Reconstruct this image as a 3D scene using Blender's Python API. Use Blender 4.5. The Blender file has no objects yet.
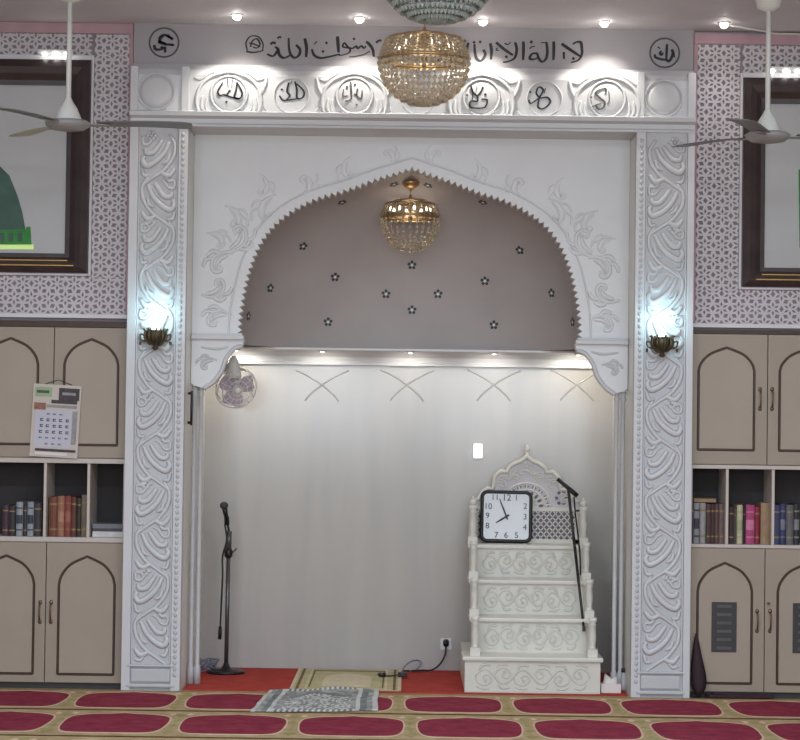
import bpy, bmesh, math, random
from mathutils import Vector, Matrix, Euler
from mathutils.geometry import tessellate_polygon
from mathutils.bvhtree import BVHTree
random.seed(7)
sc = bpy.context.scene
COL = sc.collection
PI = math.pi

# ------------------------------------------------------------------ camera
FPX = 2275.0
cam_d = bpy.data.cameras.new('camera')
cam = bpy.data.objects.new('camera', cam_d)
COL.objects.link(cam)
cam_d.sensor_width = 36.0
cam_d.lens = 36.0 * FPX / 800.0
cam_d.clip_end = 100
PITCH = math.atan(60 / FPX)
YAW = 9.3 / FPX
ROLL = math.radians(0.77)
CR = (Matrix.Rotation(YAW, 3, 'Z') @ Matrix.Rotation(PI / 2 + PITCH, 3, 'X') @ Matrix.Rotation(ROLL, 3, 'Z'))
CO = Vector((0.0, -13.0, 1.5))
cam.matrix_world = Matrix.Translation(CO) @ CR.to_4x4()
sc.camera = cam


def ray(px, py):
    return (CR @ Vector(((px - 400) / FPX, -(py - 370) / FPX, -1))).normalized()


def W(px, py, Y=0.0):
    d = ray(px, py)
    t = (Y - CO.y) / d.y
    p = CO + d * t
    return p.x, p.z


def WX(px, py, Y=0.0):
    return W(px, py, Y)[0]


def WZ(py, Y=0.0, px=410):
    return W(px, py, Y)[1]


def F(px, py, z=0.0):
    d = ray(px, py)
    t = (z - CO.z) / d.z
    p = CO + d * t
    return p.x, p.y


# ------------------------------------------------------------------ materials
def s2l(c):
    c = c / 255.0
    return c / 12.92 if c <= 0.04045 else ((c + 0.055) / 1.055) ** 2.4


def rgb(r, g, b):
    return (s2l(r), s2l(g), s2l(b), 1.0)


def mat(name, col, rough=0.5, metal=0.0, noise=0.06, nscale=6.0, bump=0.0, bscale=60.0, spec=0.5,
        trans=0.0, emit=None, estr=0.0, alpha=1.0, ior=1.45, coat=0.0):
    m = bpy.data.materials.new(name)
    m.use_nodes = True
    nt = m.node_tree
    b = nt.nodes['Principled BSDF']
    b.inputs['Base Color'].default_value = col
    b.inputs['Roughness'].default_value = rough
    b.inputs['Metallic'].default_value = metal
    b.inputs['Specular IOR Level'].default_value = spec
    b.inputs['Transmission Weight'].default_value = trans
    b.inputs['IOR'].default_value = ior
    b.inputs['Alpha'].default_value = alpha
    b.inputs['Coat Weight'].default_value = coat
    if emit:
        b.inputs['Emission Color'].default_value = emit
        b.inputs['Emission Strength'].default_value = estr
    if noise or bump:
        tc = nt.nodes.new('ShaderNodeTexCoord')
    if noise:
        n = nt.nodes.new('ShaderNodeTexNoise')
        n.inputs['Scale'].default_value = nscale
        n.inputs['Detail'].default_value = 4
        nt.links.new(tc.outputs['Object'], n.inputs['Vector'])
        r = nt.nodes.new('ShaderNodeMapRange')
        r.inputs['From Min'].default_value = 0.3
        r.inputs['From Max'].default_value = 0.7
        r.inputs['To Min'].default_value = 1 - noise
        r.inputs['To Max'].default_value = 1 + noise
        nt.links.new(n.outputs['Fac'], r.inputs['Value'])
        mx = nt.nodes.new('ShaderNodeVectorMath')
        mx.operation = 'SCALE'
        mx.inputs[0].default_value = col[:3]
        nt.links.new(r.outputs['Result'], mx.inputs['Scale'])
        nt.links.new(mx.outputs['Vector'], b.inputs['Base Color'])
    if bump:
        n2 = nt.nodes.new('ShaderNodeTexNoise')
        n2.inputs['Scale'].default_value = bscale
        n2.inputs['Detail'].default_value = 3
        nt.links.new(tc.outputs['Object'], n2.inputs['Vector'])
        bp = nt.nodes.new('ShaderNodeBump')
        bp.inputs['Strength'].default_value = bump
        bp.inputs['Distance'].default_value = 0.01
        nt.links.new(n2.outputs['Fac'], bp.inputs['Height'])
        nt.links.new(bp.outputs['Normal'], b.inputs['Normal'])
    return m


def emis(name, col, strength):
    m = mat(name, (0.8, 0.8, 0.8, 1), 0.4, noise=0, emit=col, estr=strength)
    return m


def marble_mat(name, col, vein, rough):
    m = mat(name, col, rough, noise=0)
    nt = m.node_tree
    b = nt.nodes['Principled BSDF']
    tc = nt.nodes.new('ShaderNodeTexCoord')
    mp = nt.nodes.new('ShaderNodeMapping')
    mp.inputs['Scale'].default_value = (2.2, 1.3, 0.22)
    n = nt.nodes.new('ShaderNodeTexNoise')
    n.inputs['Scale'].default_value = 2.4
    n.inputs['Detail'].default_value = 8
    n.inputs['Distortion'].default_value = 0.3
    cr_ = nt.nodes.new('ShaderNodeValToRGB')
    cr_.color_ramp.elements[0].position = 0.35
    cr_.color_ramp.elements[0].color = vein
    cr_.color_ramp.elements[1].position = 0.62
    cr_.color_ramp.elements[1].color = col
    nt.links.new(tc.outputs['Object'], mp.inputs['Vector'])
    nt.links.new(mp.outputs['Vector'], n.inputs['Vector'])
    nt.links.new(n.outputs['Fac'], cr_.inputs['Fac'])
    nt.links.new(cr_.outputs['Color'], b.inputs['Base Color'])
    return m


def pile_mat(name, col, col2, scale=120):
    m = mat(name, col, 0.95, noise=0, spec=0.1)
    nt = m.node_tree
    b = nt.nodes['Principled BSDF']
    tc = nt.nodes.new('ShaderNodeTexCoord')
    n = nt.nodes.new('ShaderNodeTexNoise')
    n.inputs['Scale'].default_value = 9
    n.inputs['Detail'].default_value = 10
    n.inputs['Roughness'].default_value = 0.75
    cr_ = nt.nodes.new('ShaderNodeValToRGB')
    cr_.color_ramp.elements[0].position = 0.38
    cr_.color_ramp.elements[0].color = col
    cr_.color_ramp.elements[1].position = 0.66
    cr_.color_ramp.elements[1].color = col2
    n2 = nt.nodes.new('ShaderNodeTexNoise')
    n2.inputs['Scale'].default_value = scale
    bp = nt.nodes.new('ShaderNodeBump')
    bp.inputs['Strength'].default_value = 0.5
    bp.inputs['Distance'].default_value = 0.006
    nt.links.new(tc.outputs['Object'], n.inputs['Vector'])
    nt.links.new(tc.outputs['Object'], n2.inputs['Vector'])
    nt.links.new(n.outputs['Fac'], cr_.inputs['Fac'])
    nt.links.new(cr_.outputs['Color'], b.inputs['Base Color'])
    nt.links.new(n2.outputs['Fac'], bp.inputs['Height'])
    nt.links.new(bp.outputs['Normal'], b.inputs['Normal'])
    return m


M = {}
M['stone'] = mat('white_stone', rgb(206, 206, 208), 0.42, noise=0.03, nscale=3)
M['stone_grey'] = mat('grey_white_stone', rgb(224, 225, 226), 0.45, noise=0.03, nscale=3)
M['stone_cool'] = mat('cool_white_stone', rgb(192, 193, 195), 0.42, noise=0.03, nscale=3)
M['minbar'] = mat('white_marble', rgb(216, 213, 203), 0.32, noise=0.03, nscale=4)
M['minbar_carve'] = mat('carved_marble', rgb(210, 208, 199), 0.4, noise=0.03, nscale=8)
M['jali'] = mat('grey_marble_panel', rgb(196, 192, 196), 0.5, noise=0.05, nscale=12)
M['jali_back'] = mat('jali_shadow_backing', rgb(112, 102, 116), 0.7, noise=0.08, nscale=20)
M['niche'] = marble_mat('polished_marble', rgb(186, 183, 178), rgb(178, 176, 173), 0.16)
M['jamb'] = mat('pale_jamb_marble', rgb(226, 223, 214), 0.3, noise=0.03)
M['dome'] = mat('dome_plaster', rgb(170, 162, 159), 0.5, noise=0.05, nscale=3)
M['star'] = mat('dark_teal_paint', rgb(58, 62, 66), 0.5, noise=0.1, nscale=30)
M['wall'] = mat('wall_paint', rgb(160, 156, 159), 0.6, noise=0.03, nscale=3)
M['ceil'] = mat('ceiling_paint', rgb(206, 202, 206), 0.6, noise=0.03, nscale=3)
M['lat_back'] = mat('mauve_backing', rgb(140, 130, 135), 0.8, noise=0.12, nscale=9)
M['lattice'] = mat('pale_lattice', rgb(200, 194, 197), 0.5, noise=0.04, nscale=6)
M['pink'] = mat('pink_trim', rgb(182, 148, 156), 0.6, noise=0.1, nscale=6)  # colour of the pink light along the panel edges, painted in
M['trim'] = mat('white_trim', rgb(216, 213, 214), 0.45, noise=0.03)
M['ink'] = mat('black_lettering', rgb(34, 32, 36), 0.5, noise=0.1, nscale=30)
M['ink_soft'] = mat('grey_lettering', rgb(84, 80, 80), 0.5, noise=0.1, nscale=30)
M['cab'] = mat('taupe_laminate', rgb(160, 146, 130), 0.45, noise=0.03, nscale=4)
M['cab_panel'] = mat('pale_taupe_panel', rgb(165, 151, 135), 0.42, noise=0.03, nscale=4)
M['mould'] = mat('dark_brown_moulding', rgb(66, 42, 28), 0.45, noise=0.15, nscale=20)
M['shelf'] = mat('cream_shelf_board', rgb(198, 188, 178), 0.45, noise=0.03)
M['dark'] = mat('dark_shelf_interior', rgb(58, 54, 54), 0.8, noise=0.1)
M['bronze'] = mat('bronze_handle', rgb(120, 98, 76), 0.35, metal=0.8, noise=0.1, nscale=30)
M['grille'] = mat('black_grille', rgb(58, 56, 56), 0.5, noise=0.1, nscale=20)
M['slat'] = mat('grey_slat', rgb(88, 86, 84), 0.5, noise=0.1, nscale=20)
M['frame'] = mat('dark_wood_frame', rgb(62, 50, 50), 0.35, noise=0.2, nscale=8, bump=0.05)
M['gilt'] = mat('gilt_line', rgb(150, 118, 62), 0.35, metal=0.7, noise=0.1)
M['picture'] = mat('grey_picture_ground', rgb(178, 178, 178), 0.3, noise=0.03, nscale=2)
M['green'] = mat('dark_green_dome', rgb(58, 88, 76), 0.5, noise=0.2, nscale=12)
M['green2'] = mat('bright_green_band', rgb(38, 130, 44), 0.5, noise=0.25, nscale=20)
M['lime'] = mat('pale_lime_line', rgb(206, 232, 150), 0.5, noise=0.05, emit=rgb(200, 232, 140), estr=0.25)
M['white'] = mat('white_enamel', rgb(222, 222, 216), 0.35, noise=0.03)
M['fanblade'] = mat('grey_fan_blade', rgb(112, 110, 110), 0.4, noise=0.06)
M['paleblade'] = mat('pale_fan_blade', rgb(186, 186, 160), 0.4, noise=0.05)
M['fanmotor'] = mat('grey_motor', rgb(150, 148, 148), 0.4, noise=0.05)
M['gold'] = mat('polished_gold', rgb(186, 156, 116), 0.28, metal=0.95, noise=0.06, nscale=20)
M['crystal'] = mat('clear_crystal', rgb(236, 226, 206), 0.04, noise=0, trans=0.65, ior=1.55, spec=0.9)
M['crystal_amber'] = mat('amber_crystal', rgb(206, 188, 160), 0.08, noise=0, trans=0.45, ior=1.55, spec=0.9)
M['crystal_grey'] = mat('smoky_crystal', rgb(170, 180, 176), 0.05, noise=0, trans=0.5, ior=1.55, spec=0.9)
M['bulb'] = emis('warm_bulb', (1.0, 0.86, 0.66, 1), 4.0)
M['lens'] = emis('downlight_lens', (1.0, 0.94, 0.9, 1), 22.0)
M['lens_warm'] = emis('warm_downlight_lens', (1.0, 0.9, 0.74, 1), 5.0)
M['led'] = emis('white_led', (1.0, 1.0, 0.98, 1), 9.0)
M['cyanbulb'] = emis('cool_bulb', (0.82, 0.98, 1.0, 1), 5.0)
M['nightlight'] = emis('white_light_cover', (1.0, 0.98, 0.92, 1), 1.6)  # glowing colour stands in for a reflection on the polished wall
M['antique'] = mat('antique_brass', rgb(92, 84, 66), 0.4, metal=0.6, noise=0.3, nscale=40)
M['black'] = mat('black_plastic', rgb(28, 26, 28), 0.4, noise=0.1)
M['steel'] = mat('grey_metal', rgb(98, 96, 98), 0.35, metal=0.6, noise=0.08, nscale=20)
M['face'] = mat('clock_face_white', rgb(214, 216, 220), 0.25, noise=0.02)
M['numeral'] = mat('numeral_grey', rgb(66, 66, 72), 0.5, noise=0.05)
M['cable_grey'] = mat('grey_blue_cable', rgb(124, 126, 138), 0.5, noise=0.1)
M['red'] = pile_mat('red_carpet_pile', rgb(158, 60, 56), rgb(180, 76, 66))
M['tan'] = pile_mat('tan_carpet_pile', rgb(168, 142, 108), rgb(196, 176, 136))
M['crimson'] = pile_mat('crimson_carpet_pile', rgb(126, 44, 62), rgb(154, 62, 80))
M['cream'] = pile_mat('cream_carpet_line', rgb(206, 180, 150), rgb(222, 200, 168))
M['olive'] = pile_mat('olive_carpet_motif', rgb(150, 140, 92), rgb(182, 172, 124))
M['joint'] = pile_mat('brown_carpet_edge', rgb(96, 72, 52), rgb(120, 92, 66))
M['matfield'] = pile_mat('beige_green_mat', rgb(176, 166, 128), rgb(198, 190, 154))
M['matedge'] = pile_mat('brown_mat_edge', rgb(112, 92, 66), rgb(134, 112, 80))
M['matpale'] = pile_mat('pale_mat_border', rgb(200, 184, 156), rgb(216, 206, 180))
M['purplefab'] = mat('dark_purple_fabric', rgb(58, 38, 46), 0.8, noise=0.2, nscale=20)
M['paper'] = mat('white_paper', rgb(226, 218, 214), 0.6, noise=0.03)
M['fanpurple'] = mat('translucent_purple_blade', rgb(206, 190, 208), 0.25, noise=0.05, trans=0.25, alpha=0.85)
M['hall'] = mat('hall_wall_paint', rgb(190, 186, 184), 0.7, noise=0.03)


# ------------------------------------------------------------------ mesh builder
class MB:
    def __init__(s):
        s.v = []; s.f = []; s.m = []; s.sm = []
        s.xf = None

    def add(s, verts, faces, mi=0, smooth=False):
        o = len(s.v)
        for p in verts:
            p = Vector(p)
            if s.xf is not None:
                p = s.xf @ p
            s.v.append(p)
        for f in faces:
            s.f.append([i + o for i in f]); s.m.append(mi); s.sm.append(smooth)

    def box(s, x0, x1, y0, y1, z0, z1, mi=0):
        if x0 > x1: x0, x1 = x1, x0
        if y0 > y1: y0, y1 = y1, y0
        if z0 > z1: z0, z1 = z1, z0
        v = [(x0, y0, z0), (x1, y0, z0), (x1, y1, z0), (x0, y1, z0), (x0, y0, z1), (x1, y0, z1), (x1, y1, z1), (x0, y1, z1)]
        s.add(v, [(0, 3, 2, 1), (4, 5, 6, 7), (0, 1, 5, 4), (1, 2, 6, 5), (2, 3, 7, 6), (3, 0, 4, 7)], mi)

    def prism(s, poly, a, b, axis='y', mi=0, mi_side=None, smooth=False):
        n = len(poly)
        area = sum(poly[i][0] * poly[(i + 1) % n][1] - poly[(i + 1) % n][0] * poly[i][1] for i in range(n))
        if area < 0: poly = list(reversed(poly))
        if a > b: a, b = b, a

        def P(p, h):
            if axis == 'y': return (p[0], h, p[1])
            if axis == 'z': return (p[0], p[1], h)
            return (h, p[0], p[1])
        tris = tessellate_polygon([[Vector((p[0], p[1], 0)) for p in poly]])
        v = [P(p, a) for p in poly] + [P(p, b) for p in poly]
        cap = []
        for t in tris:
            x = [poly[i] for i in t]
            ar = (x[1][0] - x[0][0]) * (x[2][1] - x[0][1]) - (x[2][0] - x[0][0]) * (x[1][1] - x[0][1])
            cap.append(t if ar > 0 else t[::-1])
        lo = [tuple(t) for t in cap]
        hi = [tuple(i + n for i in t[::-1]) for t in cap]
        side = [(i, n + i, n + (i + 1) % n, (i + 1) % n) for i in range(n)]
        if axis in ('z', 'x'):
            lo = [t[::-1] for t in lo]; hi = [t[::-1] for t in hi]; side = [t[::-1] for t in side]
        o = len(s.v)
        s.add(v, lo + hi, mi)
        for f in side:
            s.f.append([i + o for i in f]); s.m.append(mi if mi_side is None else mi_side); s.sm.append(smooth)

    def tube(s, path, rad, seg=8, mi=0, closed=False, smooth=True, squash=None, caps=True):
        path = [Vector(p) for p in path]
        n = len(path)
        if not hasattr(rad, '__len__'): rad = [rad] * n
        V = []; nrm = None
        for i, p in enumerate(path):
            if closed:
                t = path[(i + 1) % n] - path[i - 1]
            else:
                t = path[min(i + 1, n - 1)] - path[max(i - 1, 0)]
            if t.length < 1e-9: t = Vector((0, 0, 1))
            t.normalize()
            if nrm is None:
                a = Vector((0, 1, 0)) if abs(t.y) < 0.9 else Vector((1, 0, 0))
                nrm = t.cross(a).normalized()
            nrm = (nrm - t * nrm.dot(t))
            if nrm.length < 1e-6: nrm = t.orthogonal()
            nrm.normalize()
            bn = t.cross(nrm)
            for k in range(seg):
                an = 2 * PI * k / seg
                d = nrm * math.cos(an) + bn * math.sin(an)
                if squash: d = Vector((d.x * squash[0], d.y * squash[1], d.z * squash[2]))
                V.append(p + d * rad[i])
        Fc = []
        for i in range(n if closed else n - 1):
            j = (i + 1) % n
            for k in range(seg):
                k2 = (k + 1) % seg
                Fc.append((i * seg + k, i * seg + k2, j * seg + k2, j * seg + k))
        if not closed and caps:
            Fc.append(tuple(range(seg - 1, -1, -1)))
            Fc.append(tuple((n - 1) * seg + k for k in range(seg)))
        s.add(V, Fc, mi, smooth)

    def lathe(s, prof, c=(0, 0, 0), seg=20, axis='z', mi=0, smooth=True):
        c = Vector(c); V = []; n = len(prof)
        for r, h in prof:
            for k in range(seg):
                a = 2 * PI * k / seg
                q = (r * math.cos(a), r * math.sin(a), h)
                if axis == 'y': q = (q[0], h, q[1])
                if axis == 'x': q = (h, q[0], q[1])
                V.append(c + Vector(q))
        Fc = []
        for i in range(n - 1):
            for k in range(seg):
                k2 = (k + 1) % seg
                q = (i * seg + k, i * seg + k2, (i + 1) * seg + k2, (i + 1) * seg + k)
                Fc.append(q if axis != 'y' else q[::-1])
        Fc.append(tuple(range(seg))[::-1] if axis != 'y' else tuple(range(seg)))
        e = tuple((n - 1) * seg + k for k in range(seg))
        Fc.append(e if axis != 'y' else e[::-1])
        s.add(V, Fc, mi, smooth)

    def ball(s, c, r, mi=0, seg=10, rings=6):
        if not hasattr(r, '__len__'): r = (r, r, r)
        V = [Vector((c[0], c[1], c[2] - r[2]))]
        for i in range(1, rings):
            a = PI * i / rings - PI / 2
            for k in range(seg):
                b = 2 * PI * k / seg
                V.append(Vector((c[0] + r[0] * math.cos(a) * math.cos(b), c[1] + r[1] * math.cos(a) * math.sin(b), c[2] + r[2] * math.sin(a))))
        V.append(Vector((c[0], c[1], c[2] + r[2])))
        Fc = []
        for k in range(seg):
            Fc.append((0, 1 + (k + 1) % seg, 1 + k))
            Fc.append((len(V) - 1, 1 + (rings - 2) * seg + k, 1 + (rings - 2) * seg + (k + 1) % seg))
        for i in range(rings - 2):
            for k in range(seg):
                a, b = 1 + i * seg + k, 1 + i * seg + (k + 1) % seg
                Fc.append((a, b, b + seg, a + seg))
        s.add(V, Fc, mi, True)

    def ribbon(s, path, wid, y0, y1, mi=0, nib=None):
        """flat pen stroke in the XZ plane between depths y0 (front) and y1"""
        n = len(path)
        if not hasattr(wid, '__len__'): wid = [wid] * n
        L = []; R = []
        for i in range(n):
            a = path[max(i - 1, 0)]; b = path[min(i + 1, n - 1)]
            tx, tz = b[0] - a[0], b[1] - a[1]
            l = math.hypot(tx, tz) or 1
            nx, nz = -tz / l, tx / l
            w = wid[i] / 2
            if nib is not None:
                w *= 0.55 + 0.45 * abs(nx * math.cos(nib) + nz * math.sin(nib))
            L.append((path[i][0] + nx * w, path[i][1] + nz * w)); R.append((path[i][0] - nx * w, path[i][1] - nz * w))
        V = []
        for i in range(n):
            V += [(L[i][0], y0, L[i][1]), (R[i][0], y0, R[i][1]), (L[i][0], y1, L[i][1]), (R[i][0], y1, R[i][1])]
        Fc = []
        for i in range(n - 1):
            a, b = 4 * i, 4 * i + 4
            Fc += [(a, a + 1, b + 1, b), (a, b, b + 2, a + 2), (a + 1, a + 3, b + 3, b + 1), (a + 2, b + 2, b + 3, a + 3)]
        Fc += [(0, 2, 3, 1), (4 * n - 4, 4 * n - 3, 4 * n - 1, 4 * n - 2)]
        s.add(V, Fc, mi)

    def build(s, name, mats, parent=None, bevel=0, bseg=2):
        if not isinstance(mats, (list, tuple)): mats = [mats]
        org = ORG.get(parent.name, Vector()) if parent else Vector()
        me = bpy.data.meshes.new(name)
        me.from_pydata([tuple(p - org) for p in s.v], [], s.f)
        for m_ in mats: me.materials.append(M[m_] if isinstance(m_, str) else m_)
        me.polygons.foreach_set('material_index', s.m)
        me.polygons.foreach_set('use_smooth', s.sm)
        me.validate()
        if bevel:
            bm = bmesh.new(); bm.from_mesh(me)
            ed = [e for e in bm.edges if len(e.link_faces) == 2 and e.calc_face_angle(0) > 0.6]
            bmesh.ops.bevel(bm, geom=ed, offset=bevel, segments=bseg, affect='EDGES', profile=0.6, clamp_overlap=True)
            bm.to_mesh(me); bm.free()
        me.update()
        o = bpy.data.objects.new(name, me)
        COL.objects.link(o)
        if parent:
            o.parent = parent
            ORG[o.name] = org
        else:
            ORG[o.name] = Vector()
        return o


ORG = {}


def thing(name, loc, label, cat, group=None, kind=None):
    o = bpy.data.objects.new(name, None)
    o.empty_display_size = 0.1
    COL.objects.link(o)
    o.location = loc
    ORG[o.name] = Vector(loc)
    return tag(o, label, cat, group, kind)


def tag(o, label=None, cat=None, group=None, kind=None):
    if label: o['label'] = label
    if cat: o['category'] = cat
    if group: o['group'] = group
    if kind: o['kind'] = kind
    return o


def struct(o):
    o['kind'] = 'structure'
    return o


def kids(o):
    return [c for c in COL.objects if c.parent == o]


def copy_tree(o, loc=None, label=None, parent=None):
    c = o.copy(); COL.objects.link(c)
    c.parent = parent
    if loc is not None: c.location = loc
    if label: c['label'] = label
    for ch in kids(o): copy_tree(ch, parent=c)
    return c


def cr(pts, n=6, closed=False):
    """Catmull-Rom through points of any dimension"""
    P = [tuple(p) for p in pts]
    if len(P) < 3 and not closed:
        return P
    out = []
    m = len(P)
    rng = range(m if closed else m - 1)
    for i in rng:
        p0 = P[(i - 1) % m] if (closed or i > 0) else P[0]
        p1 = P[i]; p2 = P[(i + 1) % m]
        p3 = P[(i + 2) % m] if (closed or i + 2 < m) else P[-1]
        for k in range(n):
            t = k / n
            out.append(tuple(0.5 * ((2 * b) + (-a + c) * t + (2 * a - 5 * b + 4 * c - d) * t * t + (-a + 3 * b - 3 * c + d) * t ** 3)
                             for a, b, c, d in zip(p0, p1, p2, p3)))
    if not closed: out.append(P[-1])
    return out


def leaf(mb, pts, r, y, mi=0, n=5, seg=6, sq=0.55, head=0.35):
    """a carved tapered leaf or stem lying on the plane at depth y (towards -y)"""
    path = cr(pts, n)
    N = len(path)
    rad = [max(0.12, (math.sin(PI * min(1, (i / (N - 1)) * (1 - head) + head * 0.5)) ** 0.7)) * r for i in range(N)]
    mb.tube([(p[0], y, p[1]) for p in path], rad, seg, mi, squash=(1, sq * 1.6, 1))


def star_rosette(mb, cx, cz, r, y, n=6, mi=0):
    for k in range(n):
        a = 2 * PI * k / n
        mb.ball((cx + r * 0.62 * math.cos(a), y, cz + r * 0.62 * math.sin(a)), (r * 0.36, r * 0.3, r * 0.36), mi, 6, 4)
    mb.ball((cx, y - r * 0.1, cz), (r * 0.3, r * 0.35, r * 0.3), mi, 6, 4)


# ================================================================== SETTING
CEIL = WZ(27, 0.0)
XI, XO = 1.272, 1.604            # inner / outer half width of the surround
YP = -0.13                       # pilaster face
YS = 0.24                        # recessed arch screen face
YB = 1.20                        # niche back wall
HX = 4.6
mb = MB(); mb.box(-HX, HX, -14.6, YB + 0.1, -0.1, 0.0); struct(mb.build('floor', 'tan'))
mb = MB(); mb.box(-HX, HX, -14.6, 0.3, CEIL, CEIL + 0.1); struct(mb.build('ceiling', 'ceil'))
mb = MB(); mb.box(-HX - 0.1, -HX, -14.6, 0.5, 0, CEIL); struct(mb.build('wall_left', 'hall'))
mb = MB(); mb.box(HX, HX + 0.1, -14.6, 0.5, 0, CEIL); struct(mb.build('wall_right', 'hall'))
mb = MB(); mb.box(-HX, HX, -14.7, -14.6, 0, CEIL); struct(mb.build('wall_rear', 'hall'))
ZC0 = 2.10                       # cabinet top level
for nm, sg in (('wall_back_left', -1), ('wall_back_right', 1)):
    mb = MB()
    mb.box(sg * HX, sg * (XO + 0.002), 0.03, 0.12, ZC0, CEIL)
    struct(mb.build(nm, 'wall'))
    mb = MB(); mb.box(sg * HX, sg * (XO + 0.002), 0.44, 0.5, 0, ZC0)
    struct(mb.build(nm.replace('back', 'alcove'), 'wall'))
ZF4 = WZ(67, -0.03)
mb = MB(); mb.box(-XO, XO, -0.015, 0.3, ZF4 + 0.001, CEIL); struct(mb.build('wall_back', 'wall'))
mb = MB(); mb.box(-XI - 0.1, XI + 0.1, YB, YB + 0.08, 0, 2.3); nb = struct(mb.build('wall_niche_back', 'niche'))
mb = MB(); mb.box(-XO, -XI, YP + 0.071, YB, 0, 3.2); struct(mb.build('wall_niche_left', 'jamb'))
mb = MB(); mb.box(XI, XO, YP + 0.071, YB, 0, 3.2); struct(mb.build('wall_niche_right', 'jamb'))
# thin joints between the niche wall slabs
mb = MB()
for px in (260, 345, 430, 520):
    x = WX(px, 560, YB)
    mb.box(x - 0.0025, x + 0.0025, YB - 0.0015, YB + 0.01, 0.02, 1.8)
struct(mb.build('trim_1', 'niche'))

# ---------------- arch curve (front, XZ at YS)
archL = [(240, 340), (240.5, 318), (244, 292), (251, 265), (263, 239), (281, 220), (308, 203), (341, 192), (374, 180), (395, 174), (411, 168.5)]
archR = [(411, 168.5), (427, 174), (442, 179), (473, 191), (504, 200), (535, 216.5), (556, 239), (568.5, 265), (575.5, 292), (580, 318), (581, 344)]
L = [W(a, b, YS) for a, b in archL]
R = [W(a, b, YS) for a, b in reversed(archR)]
half = []
for (lx, lz), (rx, rz) in zip(L, R):
    half.append(((rx - lx) / 2, (lz + rz) / 2))
ZS = half[0][1]
half[-1] = (0.0, half[-1][1])
arch_half = cr(half, 8)                        # right side, from springing to apex
ARCH = [(-x, z) for x, z in arch_half] + [(x, z) for x, z in reversed(arch_half[:-1])]


def resample(P, n):
    d = [0]
    for a, b in zip(P, P[1:]): d.append(d[-1] + math.hypot(b[0] - a[0], b[1] - a[1]))
    out = []; j = 0
    for i in range(n + 1):
        t = d[-1] * i / n
        while j < len(d) - 2 and d[j + 1] < t: j += 1
        u = (t - d[j]) / max(1e-9, d[j + 1] - d[j])
        out.append(tuple(P[j][k] + (P[j + 1][k] - P[j][k]) * u for k in range(len(P[0]))))
    return out


# ---------------- dome
ZCOR = WZ(351, 0.85)
DY0, DY1 = YS + 0.102, 1.02
base = resample(ARCH, 64)
base = [(x * 1.03, z + 0.03) for x, z in base]
zb = ZCOR + 0.013
base = [(x, max(z, zb)) for x, z in base]
base = [(base[0][0], zb)] + base + [(base[-1][0], zb)]
NT = 18
V = []; Fc = []
for j in range(NT + 1):
    t = j / NT * PI / 2
    c = max(0.0, math.cos(t)) ** 0.62; sn = math.sin(t) ** 1.0
    for x, z in base:
        V.append((x * c, DY0 + (DY1 - DY0) * sn, zb + (z - zb) * c))
nb_ = len(base)
for j in range(NT):
    for i in range(nb_ - 1):
        Fc.append((j * nb_ + i, j * nb_ + i + 1, (j + 1) * nb_ + i + 1, (j + 1) * nb_ + i))
dome = MB(); dome.add(V, Fc, 0, True)
bvh = BVHTree.FromPolygons([Vector(p) for p in V], Fc)
stars = [(342, 202), (303, 246), (335, 277), (270, 288), (328, 322), (386, 294), (412, 310), (412, 265), (248, 316), (394, 184), (428, 185),
         (483, 202), (520, 250), (485, 281), (438, 294), (552, 293), (494, 325), (573, 322)]
for px, py in stars:
    h, nrm, idx, dist = bvh.ray_cast(CO, ray(px, py))
    if h is None: continue
    if nrm.dot(ray(px, py)) > 0: nrm = -nrm
    q = nrm.to_track_quat('Z', 'Y').to_matrix()
    for k in range(5):
        a = 2 * PI * k / 5 + 0.3
        pts = []
        for u in range(6):
            b = 2 * PI * u / 6
            pts.append(h + nrm * 0.004 + q @ Vector((0.019 * math.cos(a) + 0.0105 * math.cos(b), 0.019 * math.sin(a) + 0.0105 * math.sin(b), 0)))
        dome.add(pts, [tuple(range(6))], 1)
    pts = [h + nrm * 0.005 + q @ Vector((0.009 * math.cos(b * PI / 3), 0.009 * math.sin(b * PI / 3), 0)) for b in range(6)]
    dome.add(pts, [tuple(range(6))], 2)
do = dome.build('ceiling_niche', ['dome', 'star', 'stone_grey'])
struct(do)

# ---------------- cornice on the niche back wall
cor = thing('cornice', (0, YB, ZCOR), 'long pale cornice ledge with downlights across the niche back wall', 'cornice')
mb = MB(); mb.box(-XI, XI, 0.84, YB, ZCOR, ZCOR + 0.012); mb.build('ledge', 'stone_grey', cor)
zc1 = WZ(366, YB)
prof = [(YB, zc1), (YB - 0.05, zc1), (YB - 0.05, zc1 + 0.015), (YB - 0.035, zc1 + 0.02), (YB - 0.045, zc1 + 0.05), (YB - 0.08, ZCOR - 0.012), (YB - 0.11, ZCOR), (YB, ZCOR)]
mb = MB(); mb.prism(prof, -XI, XI, 'x'); mb.build('crown_moulding', 'stone_grey', cor)
# closing plate between dome edge and jambs
mb = MB()
mb.box(-XI, base[0][0] * 0.985, YS + 0.08, 0.84, ZCOR, ZCOR + 0.012)
mb.box(-base[0][0] * 0.985, XI, YS + 0.08, 0.84, ZCOR, ZCOR + 0.012)
mb.build('side_soffit', 'stone_grey', cor)

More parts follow.
